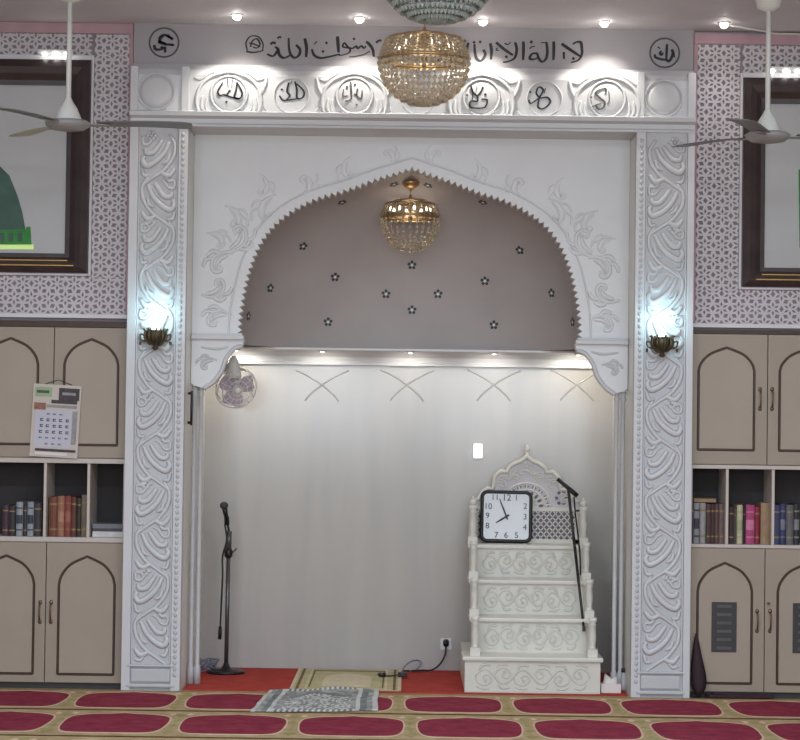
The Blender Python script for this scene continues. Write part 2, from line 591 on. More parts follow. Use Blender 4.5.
# interlaced arch mouldings on the niche wall
tr = MB()
for px in (322, 407, 494, 577):
    x, z = W(px, 384, YB)
    s = 1 / 163.0
    for sg in (-1, 1):
        p = [(x + sg * 27 * s, z + 14 * s), (x + sg * 14 * s, z + 8 * s), (x, z - 1 * s), (x - sg * 11 * s, z - 10 * s), (x - sg * 17 * s, z - 17 * s)]
        pa = cr(p, 5)
        tr.tube([(a, YB - 0.001, b) for a, b in pa], 0.005, 6, squash=(1, 0.7, 1))
tag(tr.build('wall_moulding', 'niche'), 'thin raised crossing arch mouldings on the niche wall under the cornice', 'moulding')

# ================================================================== ARCH SCREEN
scr = thing('arch_screen', (0, YS, ZS), 'carved white arch screen with serrated edge framing the domed niche', 'arch')
ZPT0 = WZ(129, YP) + 0.03
poly = [(-XI + 0.001, ZS - 0.002), (-XI + 0.001, ZPT0), (XI - 0.001, ZPT0), (XI - 0.001, ZS - 0.002)] + [(x * 1.02 + (0.012 if x > 0 else -0.012), z + 0.02) for x, z in reversed(ARCH)]
poly[4] = (poly[4][0], ZS - 0.002); poly[-1] = (poly[-1][0], ZS - 0.002)
mb = MB(); mb.prism(poly, YS, YS + 0.09); mb.build('spandrel_panel', 'stone_grey', scr)
NTEETH = 84
cp = resample(ARCH, NTEETH * 4)


def offs(P, i, d):
    a = P[max(i - 1, 0)]; b = P[min(i + 1, len(P) - 1)]
    tx, tz = b[0] - a[0], b[1] - a[1]; l = math.hypot(tx, tz)
    return (P[i][0] - tz / l * d, P[i][1] + tx / l * d)


outer = [offs(cp, i, 0.05) for i in range(0, len(cp), 2)]
inner = []
for i in range(len(cp)):
    k = i % 4
    inner.append(offs(cp, i, (0.010, -0.002, -0.012, -0.002)[k] if k else 0.012))
poly = outer + list(reversed(inner))
mb = MB(); mb.prism(poly, YS - 0.005, YS + 0.098); mb.build('serrated_edge', 'stone_grey', scr)
# bead line following the arch
mb = MB(); pp = resample(ARCH, 120)
mb.tube([(offs(pp, i, 0.062)[0], YS - 0.004, offs(pp, i, 0.062)[1]) for i in range(len(pp))], 0.0055, 6)
mb.build('arch_bead', 'stone_grey', scr)
# scroll relief in the spandrels
rel = {}


def spray(mb, x, z, ang, s, y, r=0.009, flip=1, rich=1.0):
    ca, sa = math.cos(ang), math.sin(ang)

    def T(P): return [(x + s * (ca * u * flip - sa * v), z + s * (sa * u * flip + ca * v)) for u, v in P]
    leaf(mb, T([(-0.9, -0.3), (-0.5, 0.25), (0.1, 0.45), (0.6, 0.2), (0.7, -0.2), (0.4, -0.4), (0.2, -0.15)]), r, y)
    leaf(mb, T([(-0.6, -0.1), (-0.1, 0.1), (0.35, 0.05)]), r * 1.2, y)
    leaf(mb, T([(-0.4, 0.35), (-0.2, 0.75), (0.25, 0.85)]), r * 1.2, y)
    leaf(mb, T([(0.15, 0.5), (0.5, 0.75), (0.95, 0.6)]), r * 1.1, y)
    if rich > 0.6: star_rosette(mb, T([(0.45, -0.05)])[0][0], T([(0.45, -0.05)])[0][1], s * 0.16, y, 5)


guide = [W(a, b, YS) for a, b in [(219, 318), (216, 290), (221, 262), (238, 240), (266, 208), (304, 186), (346, 168), (388, 156)]]
guide_r = [((a), b) for a, b in [W(a, b, YS) for a, b in [(604, 322), (607, 294), (602, 266), (586, 243), (556, 212), (517, 190), (475, 172), (432, 160)]]]
sizes = [0.085, 0.09, 0.095, 0.11, 0.10, 0.09, 0.08, 0.07]
rads = [0.011, 0.012, 0.012, 0.012, 0.006, 0.005, 0.004, 0.004]
for i in range(8):
    gx = (guide_r[i][0] - guide[i][0]) / 2; gz = (guide[i][1] + guide_r[i][1]) / 2
    for sd in (-1, 1):
        mb = MB(); spray(mb, sd * gx, gz, sd * (-0.5 - 0.2 * i) + (PI if i % 2 else 0), sizes[i], YS, rads[i], sd); mb.build('scroll_motif', 'stone_grey', scr)
        if 2 <= i <= 4:
            mb = MB(); spray(mb, sd * (gx + 0.02), gz + 0.13, sd * 0.4 * i, sizes[i] * 0.8, YS, rads[i] * 0.6, -sd); mb.build('scroll_motif', 'stone_grey', scr)
# corbels
zl = (W(215, 339, YS)[1] + W(605, 344, YS)[1]) / 2
xe = half[0][0]
for sd in (-1, 1):
    q = [(XI - 0.003, zl), (xe - 0.03, zl), (xe - 0.02, zl - 0.04), (xe + 0.03, zl - 0.06), (xe + 0.075, zl - 0.12), (xe + 0.10, zl - 0.19), (xe + 0.15, zl - 0.255), (xe + 0.2, zl - 0.29), (xe + 0.25, zl - 0.275), (XI - 0.003, zl - 0.26)]
    q = [(sd * a, b) for a, b in q]
    mb = MB(); mb.prism(q, YS - 0.02, YS + 0.098); c_ = mb.build('corbel', 'stone_grey', scr)
    mb = MB(); pa = cr([(sd * a, b) for a, b in [(xe - 0.02, zl - 0.04), (xe + 0.03, zl - 0.06), (xe + 0.075, zl - 0.12), (xe + 0.10, zl - 0.19), (xe + 0.15, zl - 0.255), (xe + 0.2, zl - 0.29)]], 5)
    mb.tube([(a, YS - 0.02, b) for a, b in pa], 0.014, 6); mb.build('edge_bead', 'stone', c_)
    mb = MB(); spray(mb, sd * (xe + 0.18), zl - 0.14, -sd * 0.6, 0.06, YS - 0.02, 0.008, sd)
    leaf(mb, [(sd * (xe + 0.06), zl - 0.045), (sd * (xe + 0.13), zl - 0.06), (sd * (xe + 0.22), zl - 0.05)], 0.008, YS - 0.02)
    mb.build('leaf_carving', 'stone', c_)
    mb = MB()
    mb.box(sd * (xe - 0.03), sd * (XI - 0.003), YS - 0.06, YS + 0.05, zl - 0.004, zl + 0.02)
    mb.box(sd * (xe - 0.02), sd * (XI - 0.003), YS - 0.04, YS + 0.05, zl + 0.02, zl + 0.034)
    mb.build('ledge', 'stone', scr, 0.004)
    for xx in (XI - 0.024, XI - 0.062):
        mb = MB()
        ztop = zl - 0.275
        mb.lathe([(0.02, 0.0105), (0.02, 0.10), (0.013, 0.12), (0.0125, ztop - 0.06), (0.018, ztop - 0.045), (0.013, ztop - 0.03), (0.018, ztop)], (sd * xx, YS + 0.02, 0), 10)
        mb.build('colonnette', 'stone_cool', scr)

# ================================================================== PILASTERS
ZPT = WZ(129, YP)


def make_pilaster(sd, label):
    x0, x1 = sd * XI, sd * XO
    p = thing('pilaster', (sd * (XI + XO) / 2, YP, 0), label, 'pilaster', 'carved white pilasters beside the niche')
    a, b = min(x0, x1), max(x0, x1)
    mb = MB(); mb.box(a, b, YP + 0.02, YP + 0.07, 0, ZPT); mb.build('shaft', 'stone_cool', p)
    inn = 0.066 if sd < 0 else 0.066
    lm, rm = (0.062, 0.066) if sd < 0 else (0.066, 0.052)
    mb = MB()
    mb.box(a, a + lm - 0.012, YP, YP + 0.03, 0, ZPT); mb.box(b - rm + 0.012, b, YP, YP + 0.03, 0, ZPT)
    for xx in (a + lm - 0.006, b - rm + 0.006):
        mb.box(xx - 0.004, xx + 0.004, YP + 0.008, YP + 0.03, 0.16, ZPT)
    mb.build('border_moulding', 'stone', p, 0.004)
    ce = (a + lm + b - rm) / 2; w = (b - a - lm - rm) / 2 - 0.006
    # bead column along the inner border
    mb = MB(); k = 0
    xb = (b - rm * 0.45) if sd < 0 else (a + lm * 0.45)
    z = 0.1
    while z < ZPT - 0.02:
        mb.ball((xb, YP, z), (0.011, 0.007, 0.014), 0, 6, 4); z += 0.034
    mb.build('beading', 'stone_cool', p)
    mb = MB()
    mb.box(a + 0.03, b - 0.03, YP - 0.006, YP + 0.03, 0.03, 0.05)
    mb.box(a + 0.055, b - 0.055, YP + 0.002, YP + 0.03, 0.06, 0.135)
    mb.box(a + 0.03, b - 0.03, YP - 0.004, YP + 0.03, 0.145, 0.158)
    mb.build('plinth', 'stone_cool', p, 0.006)
    H = 0.247
    y = YP + 0.017
    z = 0.19; fl = 1 if sd < 0 else -1
    n = 0
    while z + H * 0.9 < ZPT:
        def T(P): return [(ce + fl * u * w, z + v * H) for u, v in P]
        mb = MB()
        leaf(mb, T([(-0.62, 1.04), (-0.95, 0.80), (-0.85, 0.5), (-0.35, 0.22), (0.3, 0.04), (0.9, -0.14)]), 0.0125, y)
        leaf(mb, T([(-0.62, 0.86), (-0.3, 0.60), (0.2, 0.40), (0.72, 0.30), (0.95, 0.42), (0.85, 0.52)]), 0.019, y)
        leaf(mb, T([(-0.2, 0.9), (0.1, 0.72), (0.4, 0.6), (0.74, 0.60), (0.8, 0.7)]), 0.0175, y)
        leaf(mb, T([(0.05, 1.0), (0.35, 0.94), (0.62, 0.80), (0.92, 0.80), (0.96, 0.94), (0.78, 0.97)]), 0.010, y)
        leaf(mb, T([(-0.62, 0.58), (-0.5, 0.42), (-0.2, 0.36)]), 0.012, y)
        leaf(mb, T([(-0.95, 0.24), (-0.6, 0.08), (-0.1, 0.17)]), 0.017, y)
        leaf(mb, T([(-0.95, 0.0), (-0.65, -0.04), (-0.4, 0.06)]), 0.011, y)
        leaf(mb, T([(0.55, 0.1), (0.85, 0.08), (0.98, 0.24)]), 0.012, y)
        q = T([(0.45, 1.02)])[0]
        if n % 2: star_rosette(mb, q[0], q[1] - 0.006, 0.034, y, 6)
        mb.build('scroll_motif', 'stone', p)
        z += H; fl = -fl; n += 1
    return p


make_pilaster(-1, 'carved white pilaster on the left of the niche, beside the cabinet with the calendar')
make_pilaster(1, 'carved white pilaster on the right of the niche, beside the dark folded umbrella')

# ================================================================== ENTABLATURE
zF0, zF1, zF2, zF3 = ZPT, WZ(119, YP), WZ(115, YP), WZ(78, YP)
zF4 = WZ(67, -0.03)
ent = thing('entablature', (0, YP, zF0), 'white entablature above the niche with a row of lettered medallions', 'frieze')
prof = [(YS - 0.001, zF0), (YP, zF0), (YP, zF0 + 0.012), (YP + 0.015, zF0 + 0.02), (YP + 0.012, zF1 - 0.012), (YP - 0.03, zF1), (YP - 0.035, zF2), (YP, zF2 + 0.01), (YP, zF3),
        (YP + 0.03, zF3 + 0.035), (-0.03, zF4), (0.0, zF4), (YS - 0.001, zF4)]
mb = MB(); mb.prism(prof, -XO, XO, 'x'); mb.build('frieze', 'stone', ent)
for sd in (-1, 1):
    for xx in (XO - 0.022, XI + 0.02):
        mb = MB(); mb.box(sd * xx - 0.022, sd * xx + 0.022, YP - 0.012, YP + 0.05, zF2, zF4 - 0.03)
        mb.build('end_strip', 'stone', ent, 0.004)
S1 = 1 / 176.8


def medallion(cx, cz, wide, lit):
    y = YP
    mb = MB()
    if wide:
        # bulging disc and cartouche
        mb.lathe([(0.001, -0.012), (0.05, -0.011), (0.085, -0.006), (0.1, 0.0), (0.1, 0.02)], (cx, y, cz - 0.01), 28, 'y')
        ring = [(cx + 0.103 * math.cos(t * PI / 20), y - 0.004, cz - 0.01 + 0.103 * math.sin(t * PI / 20)) for t in range(40)]
        mb.tube(ring, 0.008, 6, closed=True)
        out = cr([(-0.17, -0.115), (-0.185, -0.05), (-0.165, 0.03), (-0.11, 0.085), (-0.05, 0.108), (0, 0.118), (0.05, 0.108), (0.11, 0.085), (0.165, 0.03), (0.185, -0.05), (0.17, -0.115)], 5)
        mb.tube([(cx + a, y - 0.004, cz + b) for a, b in out], 0.0105, 6)
        for sd in (-1, 1):
            leaf(mb, [(cx + sd * 0.12, cz - 0.12), (cx + sd * 0.155, cz - 0.085), (cx + sd * 0.15, cz - 0.02)], 0.010, y)
            leaf(mb, [(cx + sd * 0.10, cz - 0.125), (cx + sd * 0.13, cz - 0.09), (cx + sd * 0.125, cz - 0.03)], 0.008, y)
            leaf(mb, [(cx + sd * 0.20, cz + 0.085), (cx + sd * 0.165, cz + 0.075), (cx + sd * 0.13, cz + 0.1), (cx + sd * 0.08, cz + 0.125)], 0.010, y)
    else:
        ring = [(cx + 0.098 * math.cos(t * PI / 20), y - 0.002, cz - 0.012 + 0.098 * math.sin(t * PI / 20)) for t in range(40)]
        mb.tube(ring, 0.005, 6, closed=True)
        for sd in (-1, 1):
            leaf(mb, [(cx + sd * 0.14, cz + 0.09), (cx + sd * 0.155, cz + 0.03), (cx + sd * 0.185, cz - 0.02)], 0.011, y)
            leaf(mb, [(cx + sd * 0.09, cz - 0.125), (cx + sd * 0.13, cz - 0.11), (cx + sd * 0.16, cz - 0.07)], 0.008, y)
    return mb


med_px = [229, 291.5, 354.5, 418, 481.5, 544.5, 607]
MED = []
for i, px in enumerate(med_px):
    x, z = W(px, 94 + (px - 410) * 0.0134, YP)
    z = WZ(95, YP)
    o = medallion(x, z, i % 2 == 0, i % 2 == 0).build('medallion', 'stone', ent)
    MED.append((x, z, o))
for px in (156, 664):
    x, z = W(px, 95 + (px - 410) * 0.0134, YP)
    mb = MB()
    mb.lathe([(0.001, -0.012), (0.07, -0.010), (0.095, 0.0), (0.095, 0.02)], (x, YP, z), 28, 'y')
    mb.tube([(x + 0.105 * math.cos(t * PI / 20), YP - 0.002, z + 0.105 * math.sin(t * PI / 20)) for t in range(40)], 0.006, 6, closed=True)
    mb.build('blank_medallion', 'stone', ent)


# pen strokes traced as (x, y) on a local drawing grid
def strokes(mb, S, ox, oy, k, Y, wpx, thick=0.004, n=5):
    for st in S:
        w = wpx
        if isinstance(st, tuple): st, w = st[0], st[1]
        P = [W(ox + a / k, oy + b / k, Y) for a, b in st]
        if len(P) == 1:
            c = P[0]; r = w / 176.8 * 0.62
            pts = [(c[0] + r * math.cos(t), c[1] + r * math.sin(t)) for t in (0, PI / 2, PI, 3 * PI / 2)]
            mb.prism(pts, Y - thick, Y + 0.001)
            continue
        pa = cr(P, n); N = len(pa)
        wd = [w / 176.8 * (0.62 + 0.38 * math.sin(PI * min(1, 0.2 + i / (N - 1) * 0.75))) for i in range(N)]
        mb.ribbon(pa, wd, Y - thick, Y + 0.001, nib=math.radians(20))


med_txt = {
    0: (195, 65, [[(480, 195), (470, 290), (450, 370), (510, 385), (540, 320), (490, 210)], [(510, 385), (420, 370), (330, 340), (285, 350), (262, 300), (318, 200)], [(395, 295)], [(360, 420)],
                  ([(370, 150), (380, 250)], 0.8), ([(430, 160), (420, 255)], 0.8), [(390, 300), (360, 350)]]),
    1: (260, 65, [[(400, 190), (420, 280), (425, 380), (490, 370), (500, 300), (420, 215)], [(430, 385), (330, 400), (260, 400), (222, 350)], [(330, 200), (310, 300), (340, 350), (300, 400)], [(250, 280)], ([(365, 180), (350, 215)], 1.0)]),
    2: (320, 65, [[(350, 190), (357, 300), (355, 390), (290, 415)], [(430, 270), (420, 350), (470, 385), (482, 290)], [(400, 220)], [(420, 455)], [(310, 250)], ([(270, 280), (265, 350), (320, 350)], 1.0), [(385, 330), (420, 350)]]),
    3: (350, 0, [[(330, 515), (310, 540), (325, 560), (350, 550), (350, 525), (325, 512), (300, 500)], [(270, 490)], ([(420, 470), (470, 520), (440, 550), (380, 545)], 1.2)], 5.33),
    4: (450, 65, [[(240, 240), (262, 310), (310, 350), (350, 310), (378, 250)], [(310, 350), (312, 415), (240, 412), (230, 480), (320, 495), (400, 480), (425, 400), (360, 390)], [(195, 345)], [(405, 335)], ([(310, 235), (300, 290)], 1.0), ([(260, 310), (255, 400)], 1.2)]),
    5: (510, 65, [[(340, 380), (300, 320), (330, 252), (380, 290), (340, 375), (425, 370), (460, 430), (380, 500), (320, 480), (328, 390), (280, 415), (235, 440), (215, 400)], [(230, 310)], ([(405, 265), (390, 325)], 1.2)]),
    6: (575, 65, [[(350, 330), (350, 272), (290, 280), (232, 320), (290, 380), (340, 430), (320, 490), (270, 505), (240, 460), (300, 440)], [(190, 478), (240, 462)], [(185, 370)], ([(385, 300), (392, 395), (370, 450)], 1.2)]),
}
for i, d in med_txt.items():
    k = d[3] if len(d) > 3 else 11.43
    mb = MB()
    strokes(mb, d[2], d[0], d[1], k, YP - (0.0115 if i % 2 == 0 else 0.001), 2.1)
    mb.build('lettering', 'ink_soft' if i in (2, 6) else 'ink', MED[i][2])

# wall inscription in dark strokes
YW = -0.015
ins = thing('calligraphy_inscription', (0, YW, WZ(50, YW)), 'long line of black calligraphy on the wall above the medallions', 'inscription')
A = [[(600, 185), (650, 160), (692, 165), (704, 210), (706, 300), (665, 368), (580, 395)], ([(475, 180), (560, 240), (685, 322)], 3.4), [(500, 275), (502, 355)], [(610, 350)],
     ([(385, 155), (386, 250), (382, 368)], 3.2), [(300, 160), (312, 260), (300, 345), (255, 388), (215, 350), (195, 285)], [(195, 290), (140, 295), (110, 345), (150, 360), (215, 335)], [(130, 160)],
     ([(110, 240), (135, 215), (170, 212)], 1.6), ([(38, 155), (40, 250), (35, 368)], 3.2), ([(240, 170), (295, 165)], 1.8)]
mb = MB(); strokes(mb, A, 520, 28, 11.43, YW, 3.0); mb.build('calligraphy_group', 'ink', ins)
B = [([(630, 165), (648, 250), (622, 345), (545, 385), (490, 392)], 3.0), ([(412, 165), (500, 240), (605, 312)], 3.2), [(530, 330)], ([(430, 225), (415, 250), (445, 260)], 1.5), ([(510, 175), (545, 190), (580, 160)], 1.6),
     ([(345, 175), (360, 260), (352, 362)], 3.2), ([(268, 248), (288, 310), (240, 376), (190, 350), (170, 270), (165, 185)], 3.2), [(230, 160)], [(160, 165)], [(52, 150)],
     ([(95, 170), (70, 260), (20, 330), (-60, 360)], 3.0), ([(-100, 170), (-105, 350)], 3.2), ([(-180, 180), (-170, 300), (-230, 370), (-300, 340)], 3.0)]
mb = MB(); strokes(mb, B, 460, 28, 11.43, YW, 2.8); mb.build('calligraphy_group', 'ink', ins)
C = [([(560, 140), (585, 155), (628, 215), (637, 288)], 3.2), [(430, 205), (460, 182), (480, 205), (512, 180), (540, 202), (560, 180)], ([(430, 205), (385, 195), (345, 150), (330, 188), (385, 200), (402, 218), (390, 248), (340, 268), (290, 276)], 2.2),
     ([(600, 232), (540, 265), (450, 285), (388, 290)], 1.8), ([(275, 85), (280, 160), (286, 245)], 3.6), ([(300, 262), (180, 290), (100, 300), (42, 272), (18, 212)], 3.0), [(165, 150)], ([(70, 135), (40, 165)], 1.8), [(130, 235)], [(440, 110)], ([(660, 150), (690, 125), (715, 130)], 3.0)]
mb = MB(); strokes(mb, C, 310, 28, 10, YW, 2.6); mb.build('calligraphy_group', 'ink', ins)
D = [([(648, 105), (666, 200), (660, 292)], 3.4), ([(560, 170), (600, 215), (592, 268), (550, 298), (510, 270), (490, 200), (487, 100)], 3.0), ([(500, 275), (440, 300), (395, 270), (378, 210), (350, 190)], 3.2), ([(388, 205), (335, 280), (272, 262)], 3.0), ([(305, 165), (330, 145), (358, 158)], 3.2), ([(375, 105), (395, 90), (412, 98)], 2.6)]
mb = MB(); strokes(mb, D, 240, 28, 10, YW, 2.8); mb.build('calligraphy_group', 'ink', ins)
E_ = [([(75, 225), (60, 150), (105, 85), (185, 90), (230, 160), (225, 225)], 1.8), ([(60, 235), (140, 245), (235, 225)], 2.4), ([(105, 190), (125, 130), (170, 110), (200, 160), (170, 200), (130, 190)], 2.0), ([(90, 150), (150, 165), (205, 190)], 1.8)]
mb = MB(); strokes(mb, E_, 240, 28, 10, YW, 2.0); mb.build('calligraphy_group', 'ink', ins)


def roundel(ox, oy, cx, cy, S, label):
    mb = MB(); x, z = W(ox + cx / 16, oy + cy / 16, YW)
    r = 14.6 / 175
    ro = thing('calligraphy_roundel', (x, YW, z), label, 'roundel', 'round calligraphy emblems on the wall')
    mb.tube([(x + r * math.cos(t * PI / 24), YW, z + r * math.sin(t * PI / 24)) for t in range(48)], 0.005, 6, closed=True, squash=(1, 0.6, 1))
    mb.build('ring', 'ink_soft', ro)
    S = [(q[0], q[1] * 1.15) if isinstance(q, tuple) else q for q in S]
    mb = MB(); strokes(mb, S, ox, oy, 16, YW, 3.0); mb.build('lettering', 'ink', ro)


roundel(140, 20, 385, 360, [([(545, 405), (490, 395), (410, 390), (330, 360), (320, 310), (390, 245), (455, 265), (525, 305)], 3.0), ([(300, 375), (325, 330)], 3.4), ([(410, 385), (330, 350)], 3.2), ([(228, 400), (250, 468), (340, 470), (395, 440), (402, 522)], 3.0), [(510, 300)], ([(440, 240), (480, 290)], 3.0), ([(470, 400), (535, 402)], 2.6), [(350, 440)], ([(300, 300), (345, 250), (400, 225)], 2.2)],
        'round black calligraphy emblem on the wall above the left pilaster')
roundel(640, 30, 395, 365, [([(432, 228), (425, 350), (420, 462)], 2.4), ([(508, 310), (525, 380), (470, 498), (420, 478), (340, 470), (245, 435), (238, 390)], 2.8), ([(345, 335), (320, 370), (345, 400), (370, 365)], 2.6), ([(535, 350), (550, 440)], 2.0), ([(285, 270), (320, 300)], 1.6)],
        'round black calligraphy emblem on the wall above the right pilaster')


# ================================================================== LATTICE WALL PANELS + PICTURES
def lattice(mb, rects, cell, y):
    """six-pointed star lattice strips cut off at the rectangle edges"""
    h = cell * math.sqrt(3) / 2
    for (x0, x1, z0, z1) in rects:
        def clip(p, q):
            t0, t1 = 0.0, 1.0
            for a_, d_, lo, hi in ((p[0], q[0] - p[0], x0, x1), (p[1], q[1] - p[1], z0, z1)):
                if abs(d_) < 1e-9:
                    if a_ < lo or a_ > hi: return None
                    continue
                u, v = (lo - a_) / d_, (hi - a_) / d_
                if u > v: u, v = v, u
                t0 = max(t0, u); t1 = min(t1, v)
            if t1 - t0 < 0.05: return None
            return [(p[0] + (q[0] - p[0]) * t, p[1] + (q[1] - p[1]) * t) for t in (t0, t1)]

        def seg(p, q, w, d):
            c = clip(p, q)
            if c: mb.ribbon(c, w, y - d - 0.0025 * random.random(), y + 0.001)
        for j in range(-1, int((z1 - z0) / h) + 3):
            for i in range(-1, int((x1 - x0) / cell) + 3):
                x = x0 + i * cell + (cell / 2 if j % 2 else 0); z = z0 + j * h
                r = cell * 0.5
                for k in range(6):
                    a = PI / 6 + k * PI / 3; a2 = a + PI / 6; a3 = a + PI / 3
                    p0 = (x + r * math.cos(a) * 1.15, z + r * math.sin(a) * 1.15)
                    p1 = (x + r * 0.56 * math.cos(a2), z + r * 0.56 * math.sin(a2))
                    p2 = (x + r * math.cos(a3) * 1.15, z + r * math.sin(a3) * 1.15)
                    seg(p0, p1, cell * 0.13, 0.005); seg(p1, p2, cell * 0.13, 0.005)
                    seg((x, z), p1, cell * 0.1, 0.004)


def wall_panel(side):
    sd = -1 if side == 'left' else 1
    y = 0.0
    xin = sd * (XO + 0.004)
    xout = sd * 3.35
    if side == 'left':
        fx, fz0, fz1 = WX(90, 170), W(60, 273)[1], W(60, 61)[1]
        zb, zt = W(60, 318)[1], W(60, 22)[1]
        lab = 'pale carved lattice wall panel around the picture of the green dome'
    else:
        fx, fz0, fz1 = WX(742, 180), W(760, 287)[1], W(760, 79)[1]
        zb, zt = W(740, 328)[1], W(740, 34)[1]
        lab = 'pale carved lattice wall panel around the right hand picture'
    zt = min(zt, CEIL - 0.001)
    p = thing('lattice_panel', (sd * 2.2, 0.03, zb), lab, 'wall panel')
    mb = MB(); mb.box(xin, xout, y + 0.0, y + 0.03, zb, zt); mb.build('backing', 'lat_back', p)
    tw = 0.016
    fo = sd * 3.1
    mb = MB()
    # white trims round the opening and along the bottom
    mb.box(fx - sd * tw, fx - sd * 0.001, y - 0.02, y + 0.01, fz0 - tw, fz1 + 2 * tw)
    mb.box(fx, fo, y - 0.02, y + 0.01, fz0 - tw, fz0 - 0.002)
    mb.box(fx, fo, y - 0.02, y + 0.01, fz1 + 0.004, fz1 + 2 * tw)
    mb.box(xin, xout, y - 0.02, y + 0.01, zb, zb + 0.024)
    mb.build('opening_trim', 'trim', p, 0.003)
    mb = MB()
    zpk = zt - 0.06
    mb.box(xin, xout, y - 0.006, y + 0.01, zpk, zt)
    mb.box(xin, xin + sd * 0.022, y - 0.006, y + 0.01, zb + 0.03, zpk)
    mb.build('pink_border', 'pink', p, 0.003)  # pink light at the outer edges, painted on as a band
    mb = MB()
    c = 0.098
    a, b = sorted((xin + sd * 0.024, fx - sd * (tw + 0.004)))
    R_ = [(a, b, fz0 - tw - 0.003, zpk - 0.006)]
    a2, b2 = sorted((xin + sd * 0.024, fo))
    R_.append((a2, b2, zb + 0.026, fz0 - tw - 0.004))
    a3, b3 = sorted((fx, fo))
    R_.append((a3, b3, fz1 + 2 * tw + 0.004, zpk - 0.006))
    lattice(mb, R_, c, y)
    mb.build('lattice', 'lattice', p)
    # picture
    fw = (90 - 67) / 175 if side == 'left' else (764 - 742) / 175
    oz0, oz1 = fz0 + 0.0, fz1
    x0, x1 = fx, fx + sd * 1.18
    pic = thing('framed_picture', ((x0 + x1) / 2, 0.0, oz0), 'large dark framed picture of a green dome on the left wall' if sd < 0 else 'large dark framed picture cut off by the right edge of the photo', 'picture')
    fb = (272 - 253) / 175
    ft = (88 - 62) / 175
    mb = MB()
    lev = [(0.0, -0.05), (0.3, -0.075), (0.55, -0.065), (0.8, -0.045), (1.0, -0.043)]
    # mitred profile
    cs = []
    for t, yy in lev:
        cs.append(((x0 + sd * fw * t), (x1 - sd * fw * t), oz0 + fb * t, oz1 - ft * t, yy))
    V = []
    for (a, b, c0, c1, yy) in [(cs[0][0], cs[0][1], cs[0][2], cs[0][3], -0.0205)] + cs:
        V += [(a, yy, c0), (b, yy, c0), (b, yy, c1), (a, yy, c1)]
    Fc = []
    for i in range(len(cs)):
        for k in range(4):
            q = (i * 4 + k, i * 4 + (k + 1) % 4, i * 4 + 4 + (k + 1) % 4, i * 4 + 4 + k)
            Fc.append(q if sd > 0 else q[::-1])
    mb.add(V, Fc, 0); mb.build('frame', 'frame', pic)
    mb = MB()
    for t in (0.35, 0.62):
        xa, xb_ = x0 + sd * fw * t, x1 - sd * fw * t
        za = oz0 + fb * t
        mb.box(xa + sd * 0.03, xb_, -0.078 + 0.014 * (t > 0.5), -0.05, za - 0.003, za + 0.003)
    mb.build('gilt_line', 'gilt', pic)
    ix0, ix1, iz0, iz1 = x0 + sd * fw, x1 - sd * fw, oz0 + fb, oz1 - ft
    mb = MB(); mb.box(ix0 - sd * 0.01, ix1 + sd * 0.01, -0.035, -0.021, iz0 - 0.01, iz1 + 0.01); mb.build('picture', 'picture', pic)
    if sd < 0:
        mb = MB()
        P = [W(a, b, -0.02) for a, b in [(-40, 228), (-36, 205), (-28, 185), (-14, 168), (-3, 163), (10, 176), (18, 196), (23, 213), (26, 230), (-40, 230)]]
        mb.prism(P, -0.037, -0.034, mi=0)
        P = [W(a, b, -0.02) for a, b in [(-42, 230), (26, 230), (27, 227), (31, 227), (32, 245), (-42, 245)]]
        mb.prism(P, -0.038, -0.034, mi=1)
        P = [W(a, b, -0.02) for a, b in [(-44, 244.5), (34, 244.5), (34, 249.5), (-44, 249.5)]]
        mb.prism(P, -0.038, -0.034, mi=2)
        for k in range(7):
            xk = -36 + k * 9
            P = [W(a, b, -0.02) for a, b in [(xk, 233), (xk + 5, 233), (xk + 5, 242), (xk, 242)]]
            mb.prism(P, -0.039, -0.034, mi=0)
        mb.build('dome_painting', ['green', 'green2', 'lime'], pic)
    else:
        mb = MB()
        P = [W(a, b, -0.02) for a, b in [(798, 170), (812, 165), (815, 248), (799, 248)]]
        mb.prism(P, -0.037, -0.034, mi=0)
        mb.build('picture_detail', 'green2', pic)
    # LED strip above the frame
    pts = [(45, 55), (56, 55), (66, 55)] if sd < 0 else [(772, 70), (786, 72), (797, 72)]
    xs = [W(a, b, -0.05)[0] for a, b in pts]; zz = W(pts[1][0], pts[1][1], -0.05)[1]
    pl = thing('picture_light', (xs[1], -0.02, zz), 'small lit white spot bar above the left picture frame' if sd < 0 else 'small lit white spot bar above the right picture frame', 'picture light', 'spot bars above the pictures')
    mb = MB(); mb.box(min(xs) - 0.04, max(xs) + 0.04, -0.06, -0.0205, zz + 0.004, zz + 0.03); mb.build('bar', 'white', pl, 0.004)
    for q, x in enumerate(xs):
        mb = MB(); mb.ball((x, -0.062, zz), (0.021 if q == 1 else 0.014, 0.012, 0.011)); mb.build('spot_lens', 'led', pl)


wall_panel('left')
wall_panel('right')


# ================================================================== CABINETS
def arch_outline(x0, x1, zb, zs, za, n=6):
    c = (x0 + x1) / 2
    right = cr([(x1, zs), (x1 - (x1 - c) * 0.1, zs + (za - zs) * 0.34), (x1 - (x1 - c) * 0.42, zs + (za - zs) * 0.72), (c, za)], n)
    left = [(2 * c - a, b) for a, b in reversed(right[:-1])]
    return [(x0, zb), (x1, zb)] + right + left


